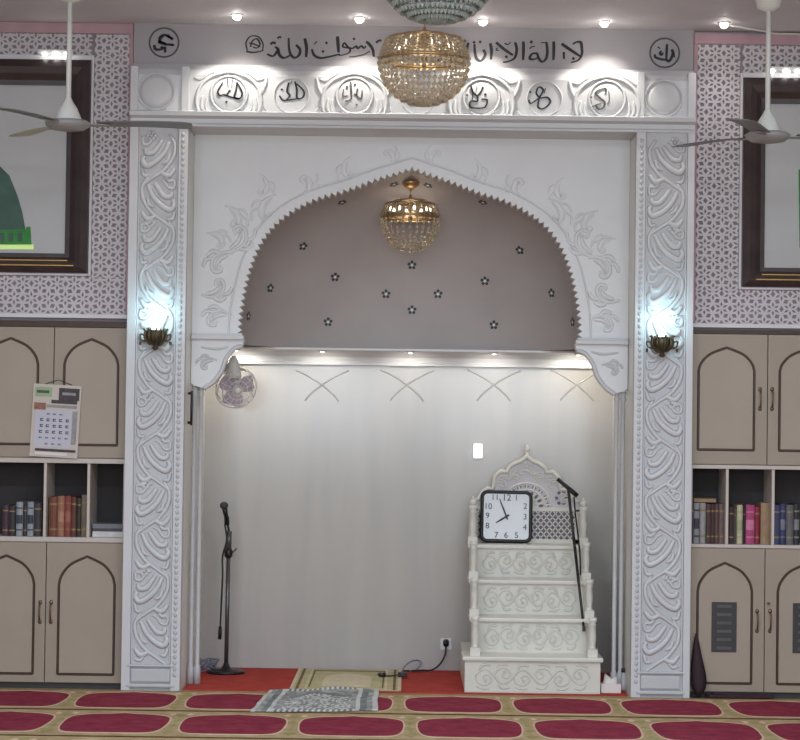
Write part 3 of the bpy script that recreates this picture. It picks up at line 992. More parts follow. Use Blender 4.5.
def cabinets(side):
    sd = -1 if side == 'left' else 1
    if side == 'left':
        px = 60
        up0, up1 = W(px, 458)[1], W(px, 327)[1]
        sh0, sh1 = W(px, 537)[1], W(px, 463)[1]
        lo0, lo1 = W(px, 685)[1], W(px, 542)[1]
        seam = WX(52, 500); seam_lo = WX(46, 610)
        doors_u = [(WX(64.5, 400), WX(118, 400)), (WX(-17, 400), WX(38, 400))]
        doors_l = [(WX(59, 620), WX(114.5, 620)), (WX(-22, 620), WX(34, 620))]
        au = (W(px, 444.5)[1], W(px, 365)[1], W(px, 339)[1])
        al = (W(px, 673.5)[1], W(px, 584)[1], W(px, 556)[1])
        divs = [WX(45, 500), WX(88.5, 500)]
        hu = None
        hl = ([(40, 612), (51, 612)])
        names = ('taupe wall cupboard on the left with a calendar hanging on it', 'open bookshelf on the left between two taupe cupboards', 'taupe floor cupboard on the left with plain arched doors')
    else:
        px = 740
        up0, up1 = W(px, 465)[1], W(px, 334)[1]
        sh0, sh1 = W(px, 544.5)[1], W(px, 469)[1]
        lo0, lo1 = W(px, 693)[1], W(px, 548)[1]
        seam = WX(767, 400); seam_lo = WX(764, 620)
        doors_u = [(WX(698, 400), WX(753.5, 400)), (WX(779, 400), WX(836, 400))]
        doors_l = [(WX(697, 620), WX(751, 620)), (WX(777, 620), WX(833, 620))]
        au = (W(px, 450)[1], W(px, 371)[1], W(px, 348)[1])
        al = (W(px, 683)[1], W(px, 591)[1], W(px, 563)[1])
        divs = [WX(727, 500), WX(773, 500)]
        hu = [(760, 399), (772, 399)]
        hl = [(757, 621), (770, 621)]
        names = ('taupe wall cupboard on the right with two arched doors', 'open bookshelf on the right between two taupe cupboards', 'taupe floor cupboard on the right with black vents in its doors')
    xin = sd * (XO + 0.004)
    xout = sd * (abs(seam) + (abs(seam) - XO))
    dep = 0.42
    A0, B0 = sorted((xin, xout))

    def doors(root, zlo, zhi, panels, a, seam_, handles, vents):
        for i, (d0, d1) in enumerate(panels):
            e = [(xin, seam_), (seam_, xout)][i]
            u, v = sorted(e)
            mb = MB(); mb.box(u + 0.002, v - 0.002, -0.02, 0.0, zlo + 0.003, zhi - 0.003)
            d = mb.build('door', 'cab', root, 0.003)
            pl = arch_outline(d0, d1, *a)
            mb = MB(); mb.prism(pl, -0.0225, -0.019); mb.build('arched_panel', 'cab_panel', d)
            mb = MB(); (ax0, az0), (ax1, _z) = pl[0], pl[1]; e_ = 0.008
            pr = [(ax0, az0 + e_), (ax0, az0 + 0.001), (ax0 + 0.001, az0), (ax0 + e_, az0), (ax1 - e_, az0), (ax1 - 0.001, az0), (ax1, az0 + 0.001), (ax1, az0 + e_)] + list(pl[2:])
            pr = [(q[0], -0.022, q[1]) for q in pr]
            # subdivide straight edges to keep corners crisp
            mb.tube(pr, 0.0075, 6, closed=True, smooth=False); mb.build('arch_moulding', 'mould', d)
            if handles:
                hx, hz = W(handles[i][0] if sd > 0 else handles[1 - i][0], handles[i][1], -0.02)
                mb = MB()
                mb.tube(cr([(hx, -0.02, hz + 0.05), (hx, -0.045, hz + 0.035), (hx, -0.05, hz), (hx, -0.045, hz - 0.035), (hx, -0.02, hz - 0.05)], 5), [0.005] * 21, 6)
                mb.ball((hx, -0.021, hz + 0.055), (0.011, 0.006, 0.014)); mb.ball((hx, -0.021, hz - 0.055), (0.011, 0.006, 0.014))
                mb.build('handle', 'bronze', d)
            if vents:
                vx0, vx1 = WX(vents[i][0], 625), WX(vents[i][1], 625)
                vz0, vz1 = W(740, 652)[1], W(740, 602)[1]
                mb = MB(); mb.box(vx0, vx1, -0.028, -0.02, vz0, vz1); g = mb.build('vent', 'grille', d, 0.002)
                mb = MB(); n = 6
                for k in range(n):
                    z = vz0 + (vz1 - vz0) * (k + 0.5) / n
                    mb.box(vx0 + 0.03, vx1 - 0.03, -0.034, -0.027, z - 0.008, z + 0.008)
                mb.build('louvre', 'slat', g)

    def carcass(mb, z0, z1, t=0.018):
        mb.box(A0, A0 + t, 0, dep, z0, z1); mb.box(B0 - t, B0, 0, dep, z0, z1)
        mb.box(A0 + t, B0 - t, 0, dep, z0, z0 + t); mb.box(A0 + t, B0 - t, 0, dep, z1 - t, z1)
        mb.box(A0 + t, B0 - t, dep - 0.01, dep, z0 + t, z1 - t)

    wc = thing('wall_cupboard', ((A0 + B0) / 2, dep / 2, up0), names[0], 'cupboard', 'arched wall cupboards')
    mb = MB(); carcass(mb, up0, ZC0 - 0.002); mb.build('body', 'cab', wc)
    doors(wc, up0, up1, doors_u, au, seam, hu, None)
    mb = MB(); mb.box(A0, B0, -0.012, 0.02, up1, min(up1 + 0.035, ZC0 - 0.002)); mb.build('top_rail', 'mould', wc)
    bs = thing('bookshelf', ((A0 + B0) / 2, dep / 2, sh0), names[1], 'shelf', 'open bookshelves')
    mb = MB()
    mb.box(A0, B0, -0.015, dep, lo1 + 0.001, sh0); mb.build('bottom_board', 'shelf', bs, 0.002)
    mb = MB(); mb.box(A0, B0, -0.015, dep, sh1, up0 - 0.001); mb.build('top_board', 'shelf', bs, 0.002)
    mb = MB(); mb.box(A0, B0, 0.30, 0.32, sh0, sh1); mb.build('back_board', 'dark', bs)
    for xx in [A0 + 0.008, B0 - 0.008] + divs:
        mb = MB(); mb.box(xx - 0.008, xx + 0.008, -0.005, 0.30, sh0, sh1); mb.build('divider', 'shelf', bs, 0.001)
    fc = thing('floor_cupboard', ((A0 + B0) / 2, dep / 2, 0), names[2], 'cupboard', 'arched floor cupboards')
    mb = MB(); carcass(mb, 0.035, lo1); mb.build('body', 'cab', fc)
    mb = MB(); mb.box(A0 + 0.01, B0 - 0.01, 0.01, dep, 0, 0.035); mb.build('plinth', 'grille', fc)
    doors(fc, max(lo0, 0.035), lo1, doors_l, al, seam_lo, hl, None if side == 'left' else [(711, 736), (792, 816)])
    return sh0, sh1


shL = cabinets('left')
shR = cabinets('right')
kx, kz = W(768, 603, -0.02)
# small knob lock on right floor cupboard door
for o in COL.objects:
    if o.name.startswith('floor_cupboard') and o['label'].find('vents') > 0:
        mb = MB(); mb.lathe([(0.004, 0.0), (0.004, -0.012), (0.009, -0.018), (0.007, -0.024), (0.001, -0.025)][::-1], (kx, -0.02, kz), 12, 'y'); mb.build('lock_knob', 'bronze', [c for c in kids(o) if c.name.startswith('door')][1])


def book_mats(c):
    k = 'cover_%d_%d_%d' % c
    if k not in M: M[k] = mat(k, rgb(*c), 0.55, noise=0.12, nscale=30)
    return k


def book(px0, px1, ptop, pbase_z, c, band, label, group, dpt=0.19):
    x0, x1 = WX(px0, 520, 0.0), WX(px1, 520, 0.0)
    z0 = pbase_z; z1 = W((px0 + px1) / 2, ptop, 0.04)[1]
    y0 = 0.035 + random.uniform(0, 0.012)
    w = x1 - x0; t = min(0.004, w * 0.18)
    mb = MB()
    # covers, rounded spine, page block
    mb.box(x0, x0 + t, y0 + 0.006, y0 + dpt, z0, z1, 0); mb.box(x1 - t, x1, y0 + 0.006, y0 + dpt, z0, z1, 0)
    sp = [(x0, y0 + 0.008), (x0 + w * 0.2, y0 + 0.002), (x0 + w * 0.5, y0), (x1 - w * 0.2, y0 + 0.002), (x1, y0 + 0.008)]
    mb.prism(sp, z0, z1, 'z', 0)
    mb.box(x0 + t, x1 - t, y0 + 0.009, y0 + dpt - 0.004, z0 + 0.004, z1 - 0.004, 1)
    h = z1 - z0
    for f0, f1 in ((0.80, 0.84), (0.16, 0.20)) if w > 0.02 else ((0.78, 0.82),):
        sq = [(x0 + 0.001, y0 + 0.0055), (x0 + w * 0.2, y0 + 0.001), (x0 + w * 0.5, y0 - 0.001), (x1 - w * 0.2, y0 + 0.001), (x1 - 0.001, y0 + 0.0055)]
        mb.prism(sq, z0 + h * f0, z0 + h * f1, 'z', 2)
    if band:
        sq = [(x0 + 0.001, y0 + 0.0055), (x0 + w * 0.2, y0 + 0.001), (x0 + w * 0.5, y0 - 0.001), (x1 - w * 0.2, y0 + 0.001), (x1 - 0.001, y0 + 0.0055)]
        mb.prism(sq, z0 + h * 0.36, z0 + h * 0.62, 'z', 2)
    o = mb.build('book', [book_mats(c), 'paper', book_mats(band or (150, 128, 84))])
    tag(o, label, 'book', group)


def flat_book(px0, px1, py0, py1, z0, c, label, group, y0=0.05):
    x0, x1 = WX(px0, 520, 0.0), WX(px1, 520, 0.0)
    th = (py0 - py1) / 175
    mb = MB(); t = 0.003
    mb.box(x0, x1, y0, y0 + 0.2, z0, z0 + t, 0); mb.box(x0, x1, y0, y0 + 0.2, z0 + th - t, z0 + th, 0)
    mb.box(x0, x1, y0 - 0.002, y0 + 0.004, z0, z0 + th, 0)
    mb.box(x0 + 0.004, x1 - 0.004, y0 + 0.004, y0 + 0.196, z0 + t, z0 + th - t, 1)
    tag(mb.build('book', [book_mats(c), 'paper']), label, 'book', group)
    return z0 + th


GL = 'books on the left open shelf'
GR = 'books on the right open shelf'
zl_, zr_ = shL[0] + 0.001, shR[0] + 0.001
book(1, 7, 505, zl_, (74, 44, 62), None, 'dark purple book at the left end of the left bookshelf', GL)
book(7.6, 14, 506, zl_, (50, 46, 50), None, 'near black book between the purple book and the first white volume', GL)
book(15, 21.3, 502, zl_, (150, 154, 160), (58, 62, 72), 'pale grey and dark banded volume, left of the matching white pair', GL)
book(21.8, 25.6, 505, zl_, (60, 58, 62), None, 'thin dark book between the two white banded volumes', GL)
book(26, 32, 502, zl_, (154, 158, 164), (58, 62, 72), 'pale grey and dark banded volume, right of the matching white pair', GL)
book(32.6, 40, 503, zl_, (62, 56, 60), None, 'wide charcoal book right of the white banded pair', GL)
book(47.6, 56, 497, zl_, (116, 66, 48), None, 'wide rust brown book at the left of the middle compartment', GL)
book(56.6, 63, 496, zl_, (152, 104, 82), (172, 128, 104), 'light tan brown book in the left shelf middle compartment', GL)
book(63.4, 69.5, 496, zl_, (134, 64, 56), (160, 96, 80), 'brick red book beside the light tan book', GL)
book(70, 75, 497, zl_, (94, 56, 46), None, 'thin dark brown book right of the brick red book', GL)
book(75.4, 79.6, 498, zl_, (60, 56, 44), None, 'thin olive black book near the right of the middle compartment', GL)
book(80.2, 86.6, 495, zl_, (124, 108, 96), None, 'grey beige book against the divider of the middle compartment', GL)
z = flat_book(91.5, 122, 536.5, 531, zl_, (206, 204, 204), 'white book lying flat at the bottom of the stack on the left shelf', GL)
z = flat_book(92, 122, 531, 528, z + 0.0005, (70, 70, 76), 'thin dark book in the middle of the flat stack', GL)
z = flat_book(91.5, 121, 528, 523.5, z + 0.0005, (120, 122, 128), 'grey book lying flat on top of the stack on the left shelf', GL)

book(692.8, 694.6, 503, zr_, (46, 46, 50), None, 'thin black book at the left end of the right bookshelf', GR)
book(694.8, 700.4, 503, zr_, (150, 148, 154), (70, 66, 76), 'pale grey book with dark band on the right bookshelf', GR)
book(701, 706.6, 503, zr_, (158, 154, 152), None, 'plain pale grey book beside the dark banded one', GR)
book(707.2, 711.6, 504, zr_, (86, 58, 58), None, 'maroon brown book right of the plain pale grey book', GR)
book(712, 715.6, 504, zr_, (74, 52, 52), None, 'darkest thin brown book of the maroon row', GR)
book(716, 719.8, 504, zr_, (98, 70, 68), None, 'reddish brown thin book near the first divider', GR)
book(720.2, 725.4, 504, zr_, (112, 92, 90), None, 'dusty grey brown book against the first divider', GR)
flat_book(695, 717, 503, 499.3, W(705, 503, 0.04)[1] + 0.004, (150, 124, 90), 'tan book lying flat on top of the upright grey and brown books', GR)
book(730, 735, 507, zr_, (60, 44, 48), None, 'dark brown book just right of the first divider', GR)
book(735.4, 737.4, 508, zr_, (96, 88, 84), None, 'very thin grey book left of the cream one', GR)
book(738, 743.6, 505, zr_, (186, 182, 150), (160, 168, 128), 'narrow cream green book in the right shelf middle compartment', GR)
book(744.2, 746.4, 507, zr_, (52, 44, 50), None, 'very thin dark book between the cream and magenta books', GR)
book(747, 755.6, 505, zr_, (170, 66, 112), (196, 118, 150), 'thick magenta pink book on the right bookshelf', GR)
book(756.2, 761, 507, zr_, (136, 34, 54), None, 'crimson book beside the magenta book', GR)
book(762, 771.0, 503, zr_, (152, 124, 98), None, 'wide beige brown book against the second divider', GR)
book(775, 781, 505, zr_, (70, 72, 108), None, 'slate blue book just right of the second divider', GR)
book(781.6, 787, 504, zr_, (58, 62, 96), (120, 120, 132), 'navy book with a pale band beside the slate blue one', GR)
book(787.6, 794.6, 505, zr_, (98, 96, 100), None, 'grey book right of the navy book', GR)
book(795.2, 801, 504, zr_, (48, 46, 48), (130, 128, 128), 'black book with a grey band at the right edge of the photo', GR)

# calendar
cx, cz = W(55.5, 421, -0.036)
cal = thing('wall_calendar', (cx, -0.036, cz), 'white wall calendar hanging on the left wall cupboard doors', 'calendar')
Rm = Matrix.Translation((cx, -0.036, cz)) @ Matrix.Rotation(math.radians(2.6), 4, 'Y')
cw, ch = 0.137, 0.207
mb = MB(); mb.xf = Rm
mb.box(-cw, cw, 0, 0.006, -ch, ch); mb.build('sheet', 'shelf', cal, 0.001)


def cbox(mb, x0, x1, z0, z1, mi=0, d=0.002): mb.box(x0, x1, -d, 0.001, z0, z1, mi)


mb = MB(); mb.xf = Rm
cbox(mb, -cw + 0.012, -0.03, 0.135, 0.19, 0); cbox(mb, 0.01, cw - 0.01, 0.12, 0.19, 1); cbox(mb, -0.03, cw - 0.02, 0.1, 0.12, 1, 0.003)
cbox(mb, -cw + 0.01, -0.06, 0.06, 0.1, 2); cbox(mb, -0.055, cw - 0.02, 0.075, 0.092, 3)
cbox(mb, -cw + 0.02, -0.045, 0.155, 0.172, 4, 0.003); cbox(mb, 0.03, cw - 0.03, 0.15, 0.165, 3, 0.003)
M['cal_green'] = mat('calendar_green', rgb(150, 176, 136), 0.6, noise=0.1)
M['cal_dark'] = mat('calendar_dark_photo', rgb(70, 62, 66), 0.6, noise=0.25, nscale=40)
M['cal_red'] = mat('calendar_rust', rgb(150, 102, 84), 0.6, noise=0.2, nscale=40)
M['cal_grey'] = mat('calendar_grey', rgb(150, 148, 150), 0.6, noise=0.15, nscale=40)
M['cal_paper'] = mat('calendar_lilac_paper', rgb(196, 194, 206), 0.6, noise=0.03)
mb.build('header_print', ['cal_green', 'cal_dark', 'cal_red', 'cal_grey', 'ink_soft'], cal)
mb = MB(); mb.xf = Rm
cbox(mb, -cw + 0.02, cw - 0.045, -0.15, 0.06, 0, 0.0015)
mb2 = MB(); mb2.xf = Rm
for r in range(6):
    for c in range(5):
        x = -0.082 + c * 0.037 + 0.004 * random.random(); zz = 0.038 - r * 0.034
        if (r in (0, 5) and c in (0, 4)): continue
        h = 0.008 if 0 < r < 4 else 0.004
        cbox(mb2, x - 0.009, x + 0.009, zz - h, zz + h, 0, 0.003)
        cbox(mb2, x - 0.003, x + 0.012, zz - h * 0.3, zz + h * 0.3, 1, 0.0035)
mb.build('date_sheet', 'cal_paper', cal); mb2.build('date_print', ['numeral', 'cal_paper'], cal)
mb = MB(); mb.xf = Rm
cbox(mb, cw - 0.042, cw - 0.014, -0.13, 0.06, 0); cbox(mb, -cw + 0.03, cw - 0.012, -0.175, -0.16, 1); cbox(mb, -cw + 0.03, cw - 0.06, -0.195, -0.18, 2)
mb.build('side_print', ['cal_grey', 'cal_dark', 'paper'], cal)
mb = MB(); mb.tube([(cx - 0.07, -0.03, cz + 0.208), (cx + 0.012, -0.026, cz + 0.235), (cx + 0.09, -0.03, cz + 0.206)], 0.002, 6); mb.build('hanging_string', 'black', cal)


# ================================================================== MINBAR
yF = [0.02, 0.28, 0.54, 0.80]
zT = [W(532, 657, 0.02)[1], W(530, 618, 0.28)[1], W(528, 580, 0.54)[1], W(526, 545, 0.80)[1]]
cxm = WX(532.5, 675, 0.02)
hwb = 67.5 / 174.7
cxp = (WX(475, 640, 0.1) + WX(592, 640, 0.1)) / 2
hwp = (WX(592, 640, 0.1) - WX(475, 640, 0.1)) / 2
yBk = 1.07
mn = thing('minbar', (cxm, 0.5, 0), 'white carved marble pulpit of four steps with a pierced back panel', 'pulpit')
for i in range(4):
    z0 = 0.0105 if i == 0 else zT[i - 1]
    hw = hwb if i == 0 else hwp - 0.012
    cc = cxm if i == 0 else cxp
    mb = MB(); mb.box(cc - hw, cc + hw, yF[i], yBk + 0.03, z0, zT[i] - 0.02); st = mb.build('step', 'minbar', mn)
    mb = MB(); e = 0.015
    hw2 = hw + (0.0 if i == 0 else 0.026)
    mb.box(cc - hw2 - e, cc + hw2 + e, yF[i] - 0.025, yF[i] + 0.29 if i < 3 else yBk + 0.03, zT[i] - 0.024, zT[i]); mb.build('tread', 'minbar', st, 0.007)
    mb = MB(); zz0, zz1 = z0 + 0.012, zT[i] - 0.034
    zc = (zz0 + zz1) / 2; hh = (zz1 - zz0) / 2
    x0, x1 = cc - hw + (0.06 if i == 0 else 0.05), cc + hw - (0.06 if i == 0 else 0.05)
    y = yF[i]
    if i == 0:
        mb.box(x0 - 0.045, x1 + 0.045, y - 0.006, y + 0.002, 0.0105, 0.022)
    n = 6; wseg = (x1 - x0) / n
    leaf(mb, [(x0 + (x1 - x0) * t / 36, zc + hh * 0.5 * math.sin(t / 36 * n * PI)) for t in range(37)], 0.007, y, n=2)
    for k in range(n):
        xc = x0 + wseg * (k + 0.5); f = 1 if k < n / 2 else -1; g = 1 if k % 2 == 0 else -1
        leaf(mb, [(xc - f * wseg * 0.5, zc), (xc - f * wseg * 0.35, zc - g * hh * 0.45), (xc + f * wseg * 0.05, zc - g * hh * 0.62), (xc + f * wseg * 0.34, zc - g * hh * 0.25), (xc + f * wseg * 0.18, zc + g * hh * 0.1), (xc - f * wseg * 0.08, zc - g * hh * 0.05), (xc + f * wseg * 0.04, zc - g * hh * 0.28)], 0.0065, y)
        leaf(mb, [(xc - f * wseg * 0.3, zc + g * hh * 0.45), (xc - f * wseg * 0.1, zc + g * hh * 0.82), (xc + f * wseg * 0.3, zc + g * hh * 0.78)], 0.0085, y)
        leaf(mb, [(xc - f * wseg * 0.42, zc - g * hh * 0.7), (xc - f * wseg * 0.1, zc - g * hh * 0.88), (xc + f * wseg * 0.25, zc - g * hh * 0.85)], 0.007, y)
        star_rosette(mb, xc + f * wseg * 0.04, zc - g * hh * 0.3, 0.013, y, 5)
    mb.build('riser_carving', 'minbar_carve', st)
    # posts on each tread
    top = zT[i] + (0.225 if i < 3 else 0.235)
    for sd in (-1, 1):
        mb = MB(); xx = cxp + sd * hwp; yy = yF[i] + 0.05; H = top - zT[i]
        mb.box(xx - 0.028, xx + 0.028, yy - 0.028, yy + 0.028, zT[i], zT[i] + 0.045)
        mb.lathe([(0.026, 0.045), (0.018, 0.055), (0.014, 0.065), (0.02, 0.09), (0.021, H * 0.55), (0.016, H * 0.78), (0.023, H * 0.82), (0.016, H * 0.86), (0.024, H * 0.9), (0.024, H)], (xx, yy, zT[i]), 14)
        if i == 3:
            mb.ball((xx, yy, top + 0.018), (0.022, 0.022, 0.02)); mb.ball((xx, yy, top + 0.042), (0.009, 0.009, 0.014))
        p_ = mb.build('post', 'minbar', mn)
        # handrail block reaching back to the next post
        mb = MB()
        yb = yF[i + 1] + 0.02 if i < 3 else yBk
        mb.box(xx - 0.02, xx + 0.02, yy + 0.02, yb, zT[i] + 0.02, top - 0.04)
        mb.build('side_panel', 'minbar', mn, 0.004)
# back panel
c0 = (WX(472, 500, 1.0) + WX(582, 500, 1.0)) / 2
PT = lambda a, b: W(a, b, yBk)
prof = [(474, 545), (474, 500), (479, 499), (482, 492), (488, 488), (493, 489), (494, 483), (495, 476), (501, 471), (507, 472), (509, 467), (515, 463), (521, 461), (525, 458), (527, 455)]
pl = [PT(a, b) for a, b in prof]
xm = PT(527, 455)[0]
outl = pl + [(2 * xm - a, b) for a, b in reversed(pl[:-1])]
mb = MB(); mb.prism(outl, yBk, yBk + 0.03); bk = mb.build('back_panel', 'jali', mn)
edge = pl[1:]
edge = edge + [(2 * xm - a, b) for a, b in reversed(edge[:-1])]
mb = MB(); mb.tube([(a, yBk, b) for a, b in edge], 0.0145, 6); mb.build('scalloped_border', 'minbar', bk)
mb = MB()
zb0 = zT[3]; xa, xb = min(p[0] for p in outl), max(p[0] for p in outl)
zmid = PT(527, 509)[1]
for z in (zb0 + 0.012, zmid): mb.box(xa, xb, yBk - 0.008, yBk, z - 0.012, z + 0.012)
for x in (xa + 0.012, xb - 0.012): mb.box(x - 0.012, x + 0.012, yBk - 0.008, yBk, zb0, zmid)
n = 18; h = zmid - zb0 - 0.024; stp = (xb - xa) / n
for k in range(-6, n + 1):
    for sg in (1, -1):
        xs = xa + k * stp
        xe_ = xs + h * 0.85
        a0, a1 = (xs, zb0 + 0.012), (xe_, zmid - 0.012)
        # clip in x
        def clip(p, q):
            (x0, z0), (x1, z1) = p, q
            if x1 <= xa or x0 >= xb: return None
            if x0 < xa: z0 = z0 + (z1 - z0) * (xa - x0) / (x1 - x0); x0 = xa
            if x1 > xb: z1 = z0 + (z1 - z0) * (xb - x0) / (x1 - x0); x1 = xb
            return (x0, z0), (x1, z1)
        r = clip(a0, a1)
        if r:
            if sg < 0: r = tuple((xa + xb - q[0], q[1]) for q in r)
            mb.ribbon(list(r), 0.0075, yBk - 0.006, yBk)
mb.build('lattice_grille', 'minbar_carve', bk)
mb = MB(); mb.box(xa + 0.012, xb - 0.012, yBk - 0.0015, yBk + 0.001, zb0 + 0.01, zmid); mb.build('lattice_recess', 'jali_back', bk)
mb = MB()
for k in range(9):
    a0 = PI * k / 9
    for r0, r1 in ((0.075, 0.11), (0.12, 0.15)):
        q = [(r, a0 + PI / 9 * f) for r, f in ((r0, 0.5), ((r0 + r1) / 2, 0.16), (r1, 0.5), ((r0 + r1) / 2, 0.84))]
        mb.prism([(xm + r * math.cos(a), zmid + 0.005 + r * math.sin(a)) for r, a in q], yBk - 0.002, yBk + 0.001)
for sg in (-1, 1):
    for k in range(6):
        cx_, cz_ = xm + sg * (0.215 + 0.03 * math.cos(k * PI / 3)), zmid + 0.07 + 0.036 * math.sin(k * PI / 3)
        mb.prism([(cx_ + 0.011 * math.cos(t * PI / 3), cz_ + 0.011 * math.sin(t * PI / 3)) for t in range(6)], yBk - 0.002, yBk + 0.001)
mb.build('pierced_cutouts', 'jali_back', bk)
mb = MB()
rc = (xm, zmid + 0.005)
for rr in (0.07, 0.115, 0.155):
    mb.tube([(rc[0] + rr * math.cos(t * PI / 16), yBk, rc[1] + rr * math.sin(t * PI / 16)) for t in range(17)], 0.0065, 6)
for k in range(9):
    a = PI * (k + 0.5) / 9
    for r0, r1 in ((0.03, 0.075), (0.11, 0.155)):
        mb.ribbon([(rc[0] + r * math.cos(a), rc[1] + r * math.sin(a)) for r in (r0, (r0 + r1) / 2, r1)], [0.006, 0.012, 0.006], yBk - 0.005, yBk)
    a = PI * k / 9
    mb.ribbon([(rc[0] + r * math.cos(a), rc[1] + r * math.sin(a)) for r in (0.07, 0.095, 0.115)], [0.005, 0.014, 0.005], yBk - 0.005, yBk)
mb.build('rosette', 'minbar', bk)
mb = MB()
for (a, b, s_) in [(487, 500, 0.05), (500, 483, 0.05), (527, 472, 0.065), (554, 483, 0.05), (567, 500, 0.05), (513, 478, 0.04), (541, 478, 0.04)]:
    x, z = PT(a, b); spray(mb, x, z, random.uniform(-0.6, 0.6), s_, yBk, 0.0055, 1 if a < 527 else -1)
mb.build('scroll_tracery', 'minbar_carve', bk)
zt_ = PT(527, 455)[1]
mb = MB(); mb.lathe([(0.02, 0), (0.01, 0.012), (0.016, 0.024), (0.02, 0.036), (0.012, 0.05), (0.002, 0.066)], (xm, yBk + 0.01, zt_), 12); mb.build('finial', 'minbar', bk)

# clock
kx0, kz1 = W(480.5, 491.5, 1.0); kx1, kz0 = W(532, 545, 1.0)
kcx = (kx0 + kx1) / 2; hs = (kx1 - kx0) / 2
tilt = math.radians(-5)
ckz = zT[3] + 0.001
clk = thing('wall_clock', (kcx, 0.985, ckz), 'square white clock with black rounded rim propped on the top pulpit step', 'clock')
Km = Matrix.Translation((kcx, 0.985, ckz)) @ Matrix.Rotation(tilt, 4, 'X') @ Matrix.Translation((0, 0, hs + 0.002)) @ Matrix.Rotation(math.radians(0.6), 4, 'Y')


def rrect(h, r, n=5):
    P = []
    for cx_, cz_, a0 in ((h - r, h - r, 0), (-h + r, h - r, 90), (-h + r, -h + r, 180), (h - r, -h + r, 270)):
        for k in range(n + 1):
            a = math.radians(a0 + 90 * k / n); P.append((cx_ + r * math.cos(a), cz_ + r * math.sin(a)))
    return P


mb = MB(); mb.xf = Km; mb.prism(rrect(hs, 0.04), -0.004, 0.025); mb.build('case', 'black', clk, 0.003)
mb = MB(); mb.xf = Km
ring = rrect(hs - 0.011, 0.034); mb.tube([(a, -0.006, b) for a, b in ring], 0.011, 6, closed=True); mb.build('rim', 'black', clk)
mb = MB(); mb.xf = Km; mb.prism(rrect(hs - 0.018, 0.025), -0.007, -0.003); mb.build('face', 'face', clk)


def text_mb(s, size):
    c = bpy.data.curves.new('glyphs', 'FONT'); c.body = s; c.size = size; c.align_x = 'CENTER'; c.align_y = 'CENTER'; c.extrude = 0.001
    o = bpy.data.objects.new('glyphs', c); COL.objects.link(o)
    dg = bpy.context.evaluated_depsgraph_get()
    me = bpy.data.meshes.new_from_object(o.evaluated_get(dg))
    vs = [v.co.copy() for v in me.vertices]; fs = [tuple(p.vertices) for p in me.polygons]
    bpy.data.objects.remove(o); bpy.data.curves.remove(c); bpy.data.meshes.remove(me)
    return vs, fs


sq = hs - 0.045
pos = {12: (0, 1), 1: (0.52, 1), 2: (1, 0.56), 3: (1, 0), 4: (1, -0.56), 5: (0.56, -1), 6: (0, -1), 7: (-0.52, -1), 8: (-1, -0.98), 9: (-1, 0.02), 10: (-0.98, 0.52), 11: (-0.62, 1)}
pos[8] = (-1, -0.52)
for hnum in range(1, 13):
    vs, fs = text_mb(str(hnum), 0.05 if hnum not in (12,) else 0.056)
    ax, az = pos[hnum]
    mb = MB(); mb.xf = Km
    mb.add([(v.x + ax * sq, -0.009 - v.z, v.y + az * sq) for v in vs], fs, 0)
    mb.build('numeral', 'numeral', clk)


def hand(name, ang, ln, w, yy):
    a = math.radians(ang); dx, dz = math.sin(a), math.cos(a)
    mb = MB(); mb.xf = Km
    mb.ribbon([(-dx * 0.02, -dz * 0.02), (dx * ln * 0.5, dz * ln * 0.5), (dx * ln, dz * ln)], [w, w, w * 0.5], yy - 0.002, yy)
    mb.build(name, 'black', clk)


hand('hour_hand', 238, 0.075, 0.012, -0.010)
hand('minute_hand', 338, 0.115, 0.010, -0.013)
mb = MB(); mb.xf = Km; mb.lathe([(0.001, -0.018), (0.006, -0.016), (0.007, -0.008)], (0, 0, 0), 10, 'y'); mb.build('hub', 'black', clk)

# cane hooked on the pulpit
top = Vector((WX(568, 487, 0.80), 0.80, W(568, 487, 0.80)[1])); bot = Vector((WX(584, 630, 0.23), 0.23, W(584, 630, 0.23)[1]))
can = thing('walking_cane', bot, 'black walking stick with a cross handle leaning on the pulpit', 'cane')
mb = MB(); mb.tube([top, top.lerp(bot, 0.5), bot], [0.009, 0.009, 0.007], 10); mb.build('shaft', 'black', can)
ha = Vector((WX(557.5, 479, 0.80), 0.80, W(557.5, 479, 0.80)[1])); hb = Vector((WX(577.5, 496, 0.80), 0.80, W(577.5, 496, 0.80)[1]))
mb = MB(); mb.tube([ha, ha.lerp(hb, 0.25), ha.lerp(hb, 0.5), ha.lerp(hb, 0.75), hb], [0.013, 0.011, 0.013, 0.015, 0.014], 10); mb.build('handle', 'black', can)
mb = MB()
pp = [Vector((WX(u, v, q), q, W(u, v, q)[1])) for u, v, q in ((574, 497, 0.79), (575.5, 515, 0.72), (578, 535, 0.64), (580, 556, 0.55), (580.5, 575, 0.47))]
mb.tube(cr([tuple(p) for p in pp], 6), 0.005, 6); mb.build('strap', 'black', can)
mb = MB(); mb.lathe([(0.009, 0), (0.010, 0.004), (0.009, 0.03)], tuple(bot - Vector((0, 0, 0.008))), 10); mb.build('rubber_tip', 'grille', can)

